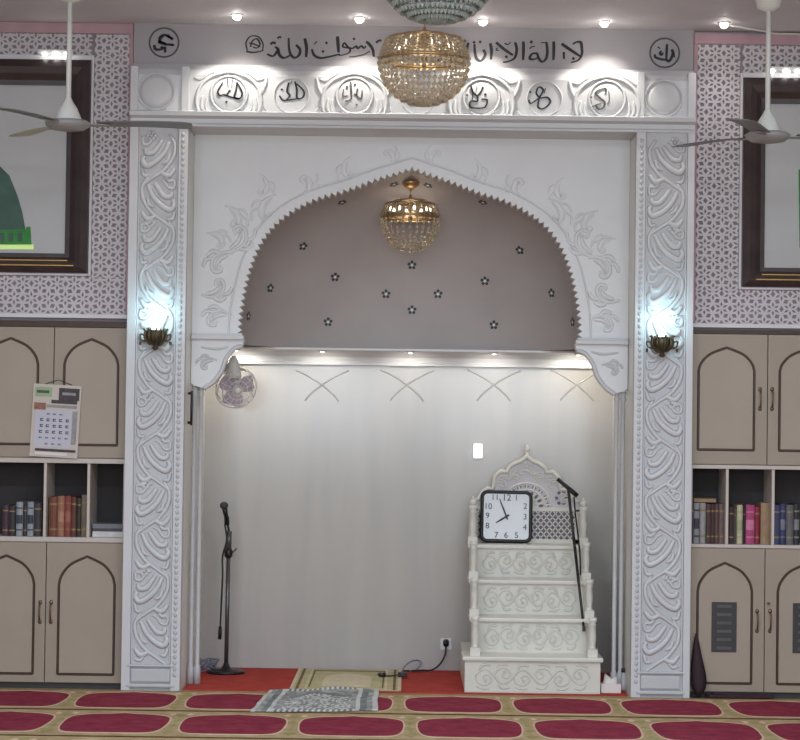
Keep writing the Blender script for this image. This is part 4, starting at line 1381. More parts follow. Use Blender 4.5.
# ================================================================== CARPETS
PX0 = F(179.5, 704.5)[0]
SP = (F(720.7, 704.5)[0] - F(70.2, 704.5)[0]) / 6.0
row_y = [(YP - 0.012, F(410, 716.3)[1]), (F(410, 716.3)[1] - 0.014, F(410, 743)[1]), (F(410, 743)[1] - 0.014, F(410, 743)[1] - 1.1), (F(410, 743)[1] - 1.114, F(410, 743)[1] - 2.2)]
gap_x = [F(179.5, 704.5)[0], F(172, 729)[0], F(172, 729)[0] - 0.05, F(172, 729)[0]]
names = ['crimson and tan prayer carpet strip nearest the niche', 'crimson and tan prayer carpet strip, second row from the niche', 'crimson and tan prayer carpet strip, third row from the niche', 'crimson and tan prayer carpet strip, fourth row from the niche']
for r in range(4):
    ya, yb = row_y[r]
    mb = MB(); mb.box(-HX + 0.02, HX - 0.02, yb, ya, 0, 0.012, 0)
    d = ya - yb
    for e, w_ in ((ya, -0.012), (yb, 0.02)):
        mb.box(-HX + 0.02, HX - 0.02, min(e, e + w_), max(e, e + w_), 0.010, 0.0128, 3)
    k0 = int((-HX - gap_x[r]) / SP) - 1
    for k in range(k0, k0 + 20):
        xa = gap_x[r] + k * SP; xc = xa + SP / 2
        if xc - SP / 2 < -HX + 0.05 or xc + SP / 2 > HX - 0.05: continue
        yc = (ya + yb) / 2
        aw, ah = SP * 0.44, d * (0.385 if r == 0 else 0.36)

        def field(sx, sy, top=1.0):
            R_ = cr([(aw * sx, 0.0), (aw * sx * 0.985, ah * sy * 0.42), (aw * sx * 0.90, ah * sy * 0.70), (aw * sx * 0.62, ah * sy * 0.9), (aw * sx * 0.25, ah * sy * 0.97), (0, ah * sy * 1.06)], 4)
            Bm = cr([(0, -ah * sy), (aw * sx * 0.45, -ah * sy), (aw * sx * 0.80, -ah * sy * 0.93), (aw * sx * 0.95, -ah * sy * 0.6), (aw * sx, 0)], 4)
            hal = Bm[:-1] + R_
            return [(xc + u, yc + v) for u, v in hal] + [(xc - u, yc + v) for u, v in reversed(hal[1:-1])]
        mb.prism(field(1.035, 1.08), 0.0105, 0.0128, 'z', 2)
        mb.prism(field(1.0, 1.0), 0.0105, 0.0136, 'z', 1)
        # corner motifs
        for yy in (-0.62, -0.2, 0.25, 0.7):
            w_ = SP * (0.05 if abs(yy) > 0.5 else 0.028)
            mb.prism([(xa - w_, yc + d * 0.5 * yy), (xa, yc + d * (0.5 * yy + 0.09)), (xa + w_, yc + d * 0.5 * yy), (xa, yc + d * (0.5 * yy - 0.09))], 0.0105, 0.0132, 'z', 4)
        for sx in (-1, 1):
            xx = xa + sx * SP * 0.075
            mb.prism([(xx - 0.02, yc + d * 0.36), (xx, yc + d * 0.41), (xx + 0.02, yc + d * 0.36), (xx, yc + d * 0.31)], 0.0105, 0.0134, 'z', 2)
    o = mb.build('prayer_carpet', ['tan', 'crimson', 'cream', 'joint', 'olive'])
    tag(o, names[r], 'carpet', 'long prayer carpet strips')

mb = MB(); mb.box(-XI + 0.006, XI - 0.006, 0.0, YB - 0.01, 0, 0.010, 0)
mb.build('red_carpet', 'red', None, 0.003)
tag(COL.objects['red_carpet'], 'plain red carpet covering the floor inside the niche', 'carpet')
# mat on the red carpet
m0 = F(288, 692, 0.015); m1 = F(401, 692, 0.015)
xa, xb = m0[0], m1[0]
y0, y1 = 0.02, 1.12
mb = MB(); mb.box(xa, xb, y0, y1, 0.0105, 0.017, 0)
w_ = xb - xa
for t0, t1, mi in ((0.0, 0.03, 2), (0.05, 0.075, 1), (0.13, 0.15, 2), (0.85, 0.87, 2), (0.925, 0.95, 1), (0.97, 1.0, 2)):
    mb.box(xa + w_ * t0, xa + w_ * t1, y0, y1, 0.0165, 0.0178, mi)
mb.box(xa + w_ * 0.16, xa + w_ * 0.175, y0 + 0.1, y1 - 0.1, 0.0165, 0.0182, 1)
mb.box(xa + w_ * 0.825, xa + w_ * 0.84, y0 + 0.1, y1 - 0.1, 0.0165, 0.0182, 1)
mb.box(xa + w_ * 0.16, xa + w_ * 0.84, y1 - 0.14, y1 - 0.1, 0.0165, 0.0182, 1)
P = arch_outline(xa + w_ * 0.28, xa + w_ * 0.72, y0 + 0.15, y0 + 0.6, y0 + 0.85)
mb.prism(P, 0.0165, 0.0184, 'z', 2)
for k in range(28):
    x = xa + w_ * (k + 0.5) / 28
    mb.box(x - 0.004, x + 0.004, y1, y1 + 0.03, 0.0105, 0.014, 2)
tag(mb.build('prayer_mat', ['matfield', 'matedge', 'matpale']), 'beige green prayer mat with brown borders lying flat inside the niche', 'prayer mat')

# grey white mat lying loosely in front
def loose_mat_mat():
    m = pile_mat('grey_white_mat', rgb(120, 126, 122), rgb(196, 196, 192))
    nt = m.node_tree
    for n in nt.nodes:
        if n.type == 'TEX_NOISE' and n.inputs['Detail'].default_value == 10: n.inputs['Scale'].default_value = 14
    return m


M['loose'] = loose_mat_mat()
M['loose_pale'] = pile_mat('pale_mat_pattern', rgb(190, 190, 188), rgb(222, 220, 218))
M['loose_grey'] = pile_mat('grey_mat_pattern', rgb(110, 114, 114), rgb(150, 154, 152))
cn = [F(270, 694), F(378.5, 692.5), F(377.5, 714), F(250, 714.5)]       # far-left, far-right, near-right, near-left
NX, NY = 88, 60
V = []; Fc = []; mis = []
for j in range(NY + 1):
    v = j / NY
    for i in range(NX + 1):
        u = i / NX
        a = Vector(cn[0]).lerp(Vector(cn[1]), u); b = Vector(cn[3]).lerp(Vector(cn[2]), u)
        p = a.lerp(b, v)
        hgt = 0.0145 + 0.02 * (math.exp(-((v - 0.07) / 0.07) ** 2) * (0.25 + math.exp(-((u - 0.62) / 0.16) ** 2) * 1.1 + 0.3 * math.exp(-((u - 0.25) / 0.1) ** 2)))
        hgt += 0.008 * max(0, math.sin(u * 17 + v * 3)) * math.exp(-((v - 0.25) / 0.2) ** 2) + 0.004 * max(0, math.sin(v * 22 + u * 5))
        if v < 0.02: hgt *= 0.9
        V.append((p.x + 0.003 * math.sin(v * 9), p.y + 0.005 * math.sin(u * 17), hgt + 0.003))
for j in range(NY):
    for i in range(NX):
        q = j * (NX + 1) + i
        Fc.append((q + NX + 1, q + NX + 2, q + 1, q))
        u, v = (i + 0.5) / NX, (j + 0.5) / NY
        mi = 0
        if u < 0.035 or u > 0.955: mi = 1
        elif u < 0.075 or u > 0.91: mi = 0
        elif u < 0.13 or u > 0.85: mi = 2
        elif u < 0.16 or u > 0.82: mi = 1
        elif v < 0.12 or v > 0.93: mi = 1 if (i // 2) % 2 else 2
        elif abs(u - 0.5) < 0.27:
            top_ = 0.16 + 1.3 * (abs(u - 0.5)) ** 1.5
            if v > top_:
                mi = 1 if math.sin(u * 90 + 2 * math.sin(v * 30)) * math.sin(v * 55 + 2 * math.sin(u * 40)) > 0.05 else (2 if math.sin(u * 50 + v * 70) > 0.3 else 0)
                if v - top_ < 0.1: mi = 2
        mis.append(mi)
mb = MB(); o = 0
for f, mi in zip(Fc, mis): pass
mb.v = [Vector(p) for p in V]; mb.f = [list(f) for f in Fc]; mb.m = mis; mb.sm = [True] * len(Fc)
lm = mb.build('prayer_mat', ['loose', 'loose_pale', 'loose_grey'])
sol = lm.modifiers.new('thickness', 'SOLIDIFY'); sol.thickness = 0.006; sol.offset = -0.3
tag(lm, 'rumpled grey and white prayer mat on the carpet in front of the niche', 'prayer mat')

# ================================================================== MICROPHONE STAND
bx, by = F(226, 673, 0.011)
ms = thing('microphone_stand', (bx, by, 0.011), 'black and grey microphone stand at the left inside the niche', 'microphone stand')


def at(px, py, Y=None): x, z = W(px, py, by if Y is None else Y); return Vector((x, by if Y is None else Y, z))


mb = MB(); mb.lathe([(0.115, 0.0), (0.115, 0.012), (0.10, 0.018), (0.03, 0.026), (0.018, 0.05), (0.016, 0.06)], (bx, by, 0.011), 28); mb.build('base', 'black', ms)
zt1 = at(226, 553).z
mb = MB(); mb.tube([(bx, by, 0.05), (bx + 0.004, by, zt1)], 0.013, 12); mb.build('lower_pole', 'steel', ms)
mb = MB(); mb.lathe([(0.014, -0.03), (0.024, -0.022), (0.026, 0.0), (0.024, 0.02), (0.014, 0.03)], (bx + 0.004, by, zt1 + 0.0), 14); mb.build('clutch_collar', 'black', ms)
mb = MB(); q = at(227, 555); mb.tube([q, at(233, 552), at(237, 548)], [0.007, 0.006, 0.004], 8); mb.build('clutch_lever', 'steel', ms)
tp = at(227, 520)
mb = MB(); mb.tube([(bx + 0.004, by, zt1 + 0.02), (bx + 0.006, by, at(226, 531).z)], 0.017, 12); mb.build('middle_sleeve', 'steel', ms)
mb = MB(); mb.tube([(bx + 0.006, by, at(226, 532).z), tp], 0.007, 10); mb.build('upper_pole', 'black', ms)
mb = MB(); mb.tube([tp + Vector((0, 0, -0.03)), tp + Vector((-0.002, -0.004, 0.02))], 0.016, 10); mb.build('clip', 'black', ms)
mc = thing('microphone', tp + Vector((0, -0.005, 0.02)), 'black microphone at the top of the stand', 'microphone')
d = (at(225, 506) - tp); d = Vector((d.x, -0.05, d.z)).normalized()
mb = MB(); s0 = tp + Vector((0, -0.01, 0.0)); mb.tube([s0, s0 + d * 0.09], [0.012, 0.017], 12); mb.build('body', 'black', mc)
mb = MB(); e = s0 + d * 0.105; mb.ball(e, (0.026, 0.026, 0.024), 0, 12, 8); mb.build('grille', 'grille', mc)
mb = MB()
pp = [at(225, 524) + Vector((0, -0.012, 0)), at(227, 540) + Vector((0.0, -0.03, 0)), at(223, 556) + Vector((0, -0.03, 0)), at(223, 575) + Vector((0, -0.03, 0)), at(221.5, 605) + Vector((0, -0.025, 0)), at(220.5, 628) + Vector((0, -0.025, 0))]
mb.tube(cr([tuple(p) for p in pp], 6), 0.0055, 8)
cb = mb.build('microphone_cable', 'black'); tag(cb, 'black cable hanging down beside the microphone stand pole', 'cable')
mb = MB(); mb.tube([at(220.5, 626) + Vector((0, -0.025, 0)), at(220.3, 632) + Vector((0, -0.025, 0)), at(220, 639) + Vector((0, -0.025, 0))], [0.009, 0.012, 0.011], 10); pg = mb.build('plug', 'black', cb)
# bundle of grey cable behind the base
mb = MB(); gx, gy = F(203, 671, 0.012)
pts = []
for k in range(60):
    a = k * 0.55
    r_ = 0.075 + 0.022 * math.sin(k * 1.7)
    pts.append((gx + r_ * math.cos(a), gy + 0.05 * math.sin(a), 0.05 + 0.035 * math.sin(a * 0.9 + k * 0.37)))
mb.tube(cr(pts, 3), 0.005, 6)
mb.tube(cr([pts[-1], (gx + 0.1, gy - 0.06, 0.02), (bx - 0.05, by + 0.02, 0.025), (bx - 0.02, by, 0.05)], 5), 0.005, 6)
tag(mb.build('cable_bundle', 'cable_grey'), 'loose bundle of grey blue cable on the red carpet by the stand base', 'cable')

# socket and cables on the right
sx, sz = W(446, 644, YB)
so = thing('wall_socket', (sx, YB, sz), 'small white wall socket low on the niche wall beside the pulpit', 'socket')
mb = MB(); mb.box(sx - 0.035, sx + 0.035, YB - 0.010, YB - 0.0005, sz - 0.035, sz + 0.035); mb.build('plate', 'stone_grey', so, 0.004)
mb = MB(); mb.lathe([(0.018, 0.0), (0.018, 0.006)], (sx, YB - 0.014, sz), 12, 'y'); mb.build('outlet', 'black', so)
pc = thing('power_cable', (sx, YB - 0.03, sz), 'black cable hanging from the socket down to the niche floor', 'cable')
mb = MB()
Y1 = YB - 0.05


def A2(px, py, Y): x, z = W(px, py, Y); return (x, Y, max(z, 0.0225))


mb.tube(cr([A2(446, 645, YB - 0.03), A2(445, 655, Y1), A2(440, 664, Y1 - 0.02), A2(432, 670, Y1 - 0.06), A2(422, 674, Y1 - 0.1), A2(412, 675.5, Y1 - 0.13), A2(404, 675, Y1 - 0.14)], 6), 0.0055, 8)
mb.build('lead', 'black', pc)
mb = MB(); mb.tube([A2(446, 642, YB - 0.015), A2(446, 644, YB - 0.05)], [0.02, 0.016], 10); mb.build('plug', 'black', pc)
mb = MB()
ex, ey = F(402.5, 675, 0.03)
mb.box(ex - 0.028, ex + 0.028, ey - 0.02, ey + 0.02, 0.0185, 0.048); mb.build('adaptor', 'black', pc, 0.005)
ac = thing('audio_cable', (WX(392, 670, 1.0), 1.0, 0.02), 'thin dark looped cable with a plug end left of the socket', 'cable')
mb = MB(); mb.tube(cr([A2(403, 672, Y1 - 0.14), A2(405, 666, Y1 - 0.1), A2(412, 661, Y1 - 0.05), A2(419, 660.5, Y1), A2(421, 664, Y1 - 0.02), A2(416, 670, Y1 - 0.08), A2(410, 675, Y1 - 0.14)], 6), 0.0045, 8); mb.build('loop', 'cable_grey', ac)
mb = MB()
fx_, fy_ = F(380, 675, 0.03)
mb.tube(cr([(ex - 0.028, ey, 0.03), ((ex + fx_) / 2, ey, 0.024), (fx_ + 0.02, fy_, 0.026)], 5), 0.0045, 8)
mb.tube([(fx_ + 0.035, fy_, 0.03), (fx_, fy_, 0.032), (fx_ - 0.012, fy_ + 0.005, 0.034)], [0.012, 0.013, 0.008], 8); mb.build('plug', 'black', ac)

# reflected highlight on the niche wall, built as a small glowing patch
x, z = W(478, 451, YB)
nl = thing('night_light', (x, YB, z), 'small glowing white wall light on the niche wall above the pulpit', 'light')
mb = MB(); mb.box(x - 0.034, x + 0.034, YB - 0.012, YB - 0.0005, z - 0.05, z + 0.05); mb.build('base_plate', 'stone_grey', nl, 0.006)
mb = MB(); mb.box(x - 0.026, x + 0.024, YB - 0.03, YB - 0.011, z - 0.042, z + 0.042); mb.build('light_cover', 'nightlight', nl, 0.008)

# slim dark bar on the left jamb
x, z = W(195, 408, 0.1)
hb_ = thing('pull_handle', (-XI, 0.1, z), 'slim dark vertical handle on the left niche jamb below the corbel', 'handle')
mb = MB(); mb.tube([(-XI + 0.02, 0.1, z - 0.1), (-XI + 0.02, 0.1, z + 0.1)], 0.007, 8); mb.build('bar', 'black', hb_)
mb = MB()
for dz in (-0.085, 0.085): mb.tube([(-XI, 0.1, z + dz), (-XI + 0.02, 0.1, z + dz)], 0.008, 8)
mb.build('mount', 'black', hb_)

# wall fan in the niche
fy = 0.62
fcx, fcz = W(236, 388, fy)
wf = thing('wall_fan', (-XI, fy, fcz), 'small white and purple wall fan below the left corbel in the niche', 'fan')
mb = MB(); mb.box(-XI, -XI + 0.02, fy - 0.04, fy + 0.04, fcz - 0.02, fcz + 0.12); mb.build('wall_plate', 'white', wf, 0.006)
mb = MB(); mb.tube(cr([(-XI + 0.02, fy, fcz + 0.09), (-XI + 0.1, fy, fcz + 0.11), (fcx - 0.02, fy + 0.03, fcz + 0.1), (fcx, fy + 0.05, fcz + 0.05)], 5), 0.012, 8); mb.build('arm', 'white', wf)
fd = Vector((0.35, -0.85, -0.38)).normalized()
Fm = Matrix.Translation((fcx, fy, fcz)) @ fd.to_track_quat('Z', 'Y').to_matrix().to_4x4()
mb = MB(); mb.xf = Fm; mb.lathe([(0.02, -0.15), (0.045, -0.13), (0.055, -0.08), (0.055, -0.03), (0.03, -0.015)], (0, 0, 0), 16); mb.build('motor_housing', 'white', wf)
mb = MB(); hx, hz = W(233, 368, fy - 0.05); mb.lathe([(0.05, -0.06), (0.045, 0.0), (0.02, 0.06), (0.006, 0.075)], (hx, fy - 0.02, hz), 14); mb.build('switch_housing', 'white', wf)
for k in range(3):
    mb = MB(); mb.xf = Fm @ Matrix.Rotation(2 * PI * k / 3 + 0.4, 4, 'Z')
    V = []; n = 6
    for i in range(n + 1):
        t = i / n; r = 0.02 + 0.09 * t
        wv = 0.03 + 0.03 * math.sin(PI * t * 0.8)
        for s_ in (-1, 1): V.append((r, s_ * wv, s_ * 0.014)); V.append((r, s_ * wv, s_ * 0.014 + 0.003))
    Fc = []
    for i in range(n):
        a = 4 * i; b = a + 4
        Fc += [(a, b, b + 2, a + 2), (a + 1, a + 3, b + 3, b + 1), (a, a + 1, b + 1, b), (a + 2, b + 2, b + 3, a + 3)]
    Fc += [(0, 2, 3, 1), (4 * n, 4 * n + 1, 4 * n + 3, 4 * n + 2)]
    mb.add(V, Fc, 0, False); mb.build('blade', 'fanpurple', wf)
mb = MB(); mb.xf = Fm
for r, zz in ((0.128, 0.0), (0.122, 0.025), (0.095, 0.038), (0.06, 0.043), (0.03, 0.045), (0.115, -0.025)):
    mb.tube([(r * math.cos(t * PI / 14), r * math.sin(t * PI / 14), zz) for t in range(28)], 0.0028, 5, closed=True)
for k in range(16):
    a = 2 * PI * k / 16; c_, s_ = math.cos(a), math.sin(a)
    mb.tube([(0.02 * c_, 0.02 * s_, 0.045), (0.06 * c_, 0.06 * s_, 0.043), (0.095 * c_, 0.095 * s_, 0.038), (0.122 * c_, 0.122 * s_, 0.025), (0.128 * c_, 0.128 * s_, 0.0), (0.115 * c_, 0.115 * s_, -0.025)], 0.0018, 4)
mb.lathe([(0.001, 0.052), (0.02, 0.05), (0.024, 0.042)][::-1], (0, 0, 0), 12)
mb.build('cage', 'white', wf)

# white box with paper by the right pilaster
bx_, by_ = F(611, 695.5, 0.011)
by_ = 0.1
bx_ = WX(610, 690, by_)
tb = thing('tissue_box', (bx_, by_, 0.01), 'small white box of tissue on the floor beside the pulpit', 'box')
mb = MB(); mb.box(bx_ - 0.055, bx_ + 0.06, by_ - 0.04, by_ + 0.05, 0.0105, 0.062); mb.build('carton', 'paper', tb, 0.004)
mb = MB()
V = [(bx_ - 0.04, by_ + 0.0, 0.06), (bx_ + 0.03, by_ - 0.01, 0.06), (bx_ + 0.05, by_ + 0.02, 0.06), (bx_ - 0.03, by_ + 0.035, 0.06), (bx_ - 0.03, by_ + 0.01, 0.12), (bx_ + 0.0, by_ - 0.005, 0.085), (bx_ + 0.04, by_ + 0.0, 0.105)]
mb.add(V, [(0, 1, 5), (0, 5, 4), (1, 6, 5), (1, 2, 6), (2, 3, 4), (2, 4, 5), (2, 5, 6), (3, 0, 4)], 0, True); mb.build('tissue', 'paper', tb)
mx_ = WX(624, 690, 0.2)
mb = MB(); mb.lathe([(0.02, 0.0), (0.021, 0.01), (0.018, 0.06), (0.013, 0.085), (0.013, 0.1), (0.009, 0.105)], (mx_, 0.22, 0.0105), 14, mi=0)
bt = mb.build('small_bottle', 'stone_cool'); tag(bt, 'small white bottle with a dark cap beside the tissue box', 'bottle')
mb = MB(); mb.lathe([(0.015, 0.0), (0.015, 0.02), (0.012, 0.024)], (mx_, 0.22, 0.115), 12); mb.build('cap', 'grille', bt)

# folded umbrella leaning at the right cupboard
ux0, uz0 = W(697, 697, -0.06); ux1, uz1 = W(693.5, 636, -0.03)
um = thing('umbrella', (ux0, -0.06, 0), 'dark folded umbrella standing between the right pilaster and the cupboard', 'umbrella')
a = Vector((ux0 + 0.01, -0.075, 0.03)); b = Vector((ux1 + 0.012, -0.045, uz1))
mb = MB(); N = 9; seg = 14
V = []
for i in range(N):
    t = i / (N - 1); p = a.lerp(b, t)
    r = [0.02, 0.036, 0.04, 0.037, 0.032, 0.027, 0.021, 0.015, 0.008][i]
    for k in range(seg):
        an = 2 * PI * k / seg + t * 1.2
        rr = r * (1 + 0.18 * (1 if k % 2 else -1))
        V.append((p.x + rr * math.cos(an), p.y + rr * 0.8 * math.sin(an), p.z))
Fc = [(i * seg + k, i * seg + (k + 1) % seg, (i + 1) * seg + (k + 1) % seg, (i + 1) * seg + k) for i in range(N - 1) for k in range(seg)]
Fc += [tuple(range(seg))[::-1], tuple((N - 1) * seg + k for k in range(seg))]
mb.add(V, Fc, 0, True); mb.build('canopy', 'purplefab', um)
mb = MB(); mb.tube([b - (b - a) * 0.03, b + (b - a) * 0.05], 0.005, 8); mb.build('tip', 'black', um)
mb = MB(); mb.tube([a + Vector((0, 0, 0.02)), a + Vector((0.0, 0, -0.0165))], [0.012, 0.014], 10); mb.build('handle', 'black', um)
# dark folded cloth strip
d0, d1 = F(706, 697.5), F(771, 698)
mb = MB()
mb.prism([(d0[0], -0.1), (d1[0], -0.09), (d1[0] + 0.01, -0.025), (d0[0] - 0.01, -0.025)], 0.0122, 0.028, 'z')
mb.prism([(d0[0] + 0.03, -0.085), (d1[0] - 0.05, -0.08), (d1[0] - 0.04, -0.03), (d0[0] + 0.02, -0.03)], 0.028, 0.036, 'z')
tag(mb.build('folded_cloth', 'purplefab', None, 0.004), 'dark folded cloth on the carpet at the foot of the right cupboard', 'cloth')


# ================================================================== SCONCES
def sconce(px, py, label):
    x, z = W(px, py, YP - 0.08)
    y = YP - 0.085
    s = thing('wall_sconce', (x, YP, z), label, 'wall lamp', 'ornate sconces on the pilasters')
    mb = MB(); mb.lathe([(0.045, 0.018), (0.045, 0.004), (0.035, -0.006), (0.015, -0.012)][::-1], (x, YP, z), 16, 'y'); mb.build('back_plate', 'antique', s)
    mb = MB(); mb.tube(cr([(x, YP, z - 0.02), (x, YP - 0.04, z - 0.055), (x, y, z - 0.05), (x, y, z - 0.01)], 5), 0.008, 8); mb.build('arm', 'antique', s)
    mb = MB(); mb.lathe([(0.004, -0.07), (0.02, -0.06), (0.012, -0.045), (0.035, -0.03), (0.052, 0.0), (0.056, 0.03), (0.05, 0.045), (0.044, 0.043), (0.04, 0.0)], (x, y, z), 18)
    for k in range(9):
        a = 2 * PI * k / 9
        c_, s_ = math.cos(a), math.sin(a)
        mb.tube(cr([(x + 0.03 * c_, y + 0.03 * s_, z - 0.035), (x + 0.06 * c_, y + 0.06 * s_, z), (x + 0.058 * c_, y + 0.058 * s_, z + 0.035), (x + 0.07 * c_, y + 0.07 * s_, z + 0.052)], 4), [0.008] * 9 + [0.005] * 3 + [0.007], 6)
    mb.build('cup', 'antique', s)
    for sd in (-1, 1):
        mb = MB(); mb.tube(cr([(x + sd * 0.05, y, z - 0.02), (x + sd * 0.08, y, z - 0.01), (x + sd * 0.085, y, z + 0.02), (x + sd * 0.065, y, z + 0.015)], 4), 0.005, 6); mb.ball((x + sd * 0.085, y, z - 0.03), (0.008, 0.008, 0.012)); mb.build('scroll', 'antique', s)
    mb = MB(); mb.ball((x, y, z + 0.06), (0.022, 0.022, 0.03), 0, 12, 8); mb.build('bulb', 'cyanbulb', s)
    ld = bpy.data.lights.new('sconce_glow', 'POINT'); ld.energy = 1.0; ld.color = (0.5, 0.88, 1.0); ld.shadow_soft_size = 0.03
    lo = bpy.data.objects.new('sconce_glow', ld); COL.objects.link(lo); lo.location = (x, YP - 0.07, z + 0.15)


sconce(155.5, 338, 'ornate brass wall sconce with a glowing bulb on the left pilaster')
sconce(662, 345, 'ornate brass wall sconce with a glowing bulb on the right pilaster')


# ================================================================== DOWNLIGHTS
def spot(loc, energy, size, blend, color, aim=(0, 0, -1), soft=0.02):
    ld = bpy.data.lights.new('downlight_beam', 'SPOT'); ld.energy = energy; ld.spot_size = math.radians(size); ld.spot_blend = blend; ld.color = color; ld.shadow_soft_size = soft
    o = bpy.data.objects.new('downlight_beam', ld); COL.objects.link(o); o.location = loc
    o.rotation_euler = Vector(aim).to_track_quat('-Z', 'Y').to_euler()


dl = [(237, 14.5), (359.5, 17.5), (483, 20), (604.5, 21.5), (724, 22.5)]
dn = ['ceiling downlight above the leftmost lit medallion', 'ceiling downlight above the medallion left of the chandelier', 'ceiling downlight above the medallion right of the chandelier', 'ceiling downlight above the rightmost lit medallion', 'ceiling downlight near the right picture, furthest right of the row']
for i, (a, b) in enumerate(dl):
    x, y = F(a, b, CEIL)
    t = thing('downlight', (x, y, CEIL), dn[i], 'downlight', 'ceiling downlights above the niche')
    mb = MB(); mb.lathe([(0.032, 0.0), (0.034, -0.005), (0.026, -0.008), (0.024, -0.002)], (x, y, CEIL), 20); mb.build('trim_ring', 'white', t)
    mb = MB(); mb.ball((x, y, CEIL - 0.01), (0.024, 0.024, 0.022), 0, 14, 8); mb.build('lens', 'lens', t)
    if i < 4:
        spot((x, y, CEIL - 0.04), 14, 95, 0.7, (1, 0.96, 0.86), (0, 0.38, -1))
    else:
        spot((x, y, CEIL - 0.04), 3, 95, 0.9, (1, 0.93, 0.93), (0, 0.2, -1))
nd = [(236, 350), (322.5, 351), (410.5, 352.5), (494, 355), (578, 357)]
nn = ['small niche downlight in the cornice behind the wall fan', 'small niche downlight in the cornice, second from the left', 'small niche downlight in the cornice centre', 'small niche downlight in the cornice, second from the right', 'small niche downlight at the right end of the cornice']
ycor = 1.0
for i, (a, b) in enumerate(nd):
    x = WX(a, b, 0.95); y = 0.93
    t = thing('niche_downlight', (x, y, ZCOR), nn[i], 'downlight', 'small downlights under the niche cornice')
    mb = MB(); mb.lathe([(0.024, 0.0), (0.025, -0.006), (0.018, -0.009), (0.017, -0.002)], (x, y, ZCOR), 16); mb.build('trim_ring', 'white', t)
    mb = MB(); mb.ball((x, y, ZCOR - 0.004), (0.015, 0.015, 0.010), 0, 10, 6); mb.build('lens', 'lens_warm', t)
    spot((x, y, ZCOR - 0.02), 4.5 if i in (0, 4) else 2.2, 140, 0.6, (1, 0.93, 0.82), (0, 0.7, -1))


# ================================================================== CHANDELIERS
def crystal_drop(mb, p, r, h, mi=0):
    V = [(p[0], p[1], p[2] + h * 0.35)]
    for k in range(5):
        a = 2 * PI * k / 5 + p[0] * 40
        V.append((p[0] + r * math.cos(a), p[1] + r * math.sin(a), p[2]))
    V.append((p[0], p[1], p[2] - h * 0.65))
    mb.add(V, [(0, 1 + (k + 1) % 5, 1 + k)[::-1] for k in range(5)] + [(6, 1 + k, 1 + (k + 1) % 5)[::-1] for k in range(5)], mi)


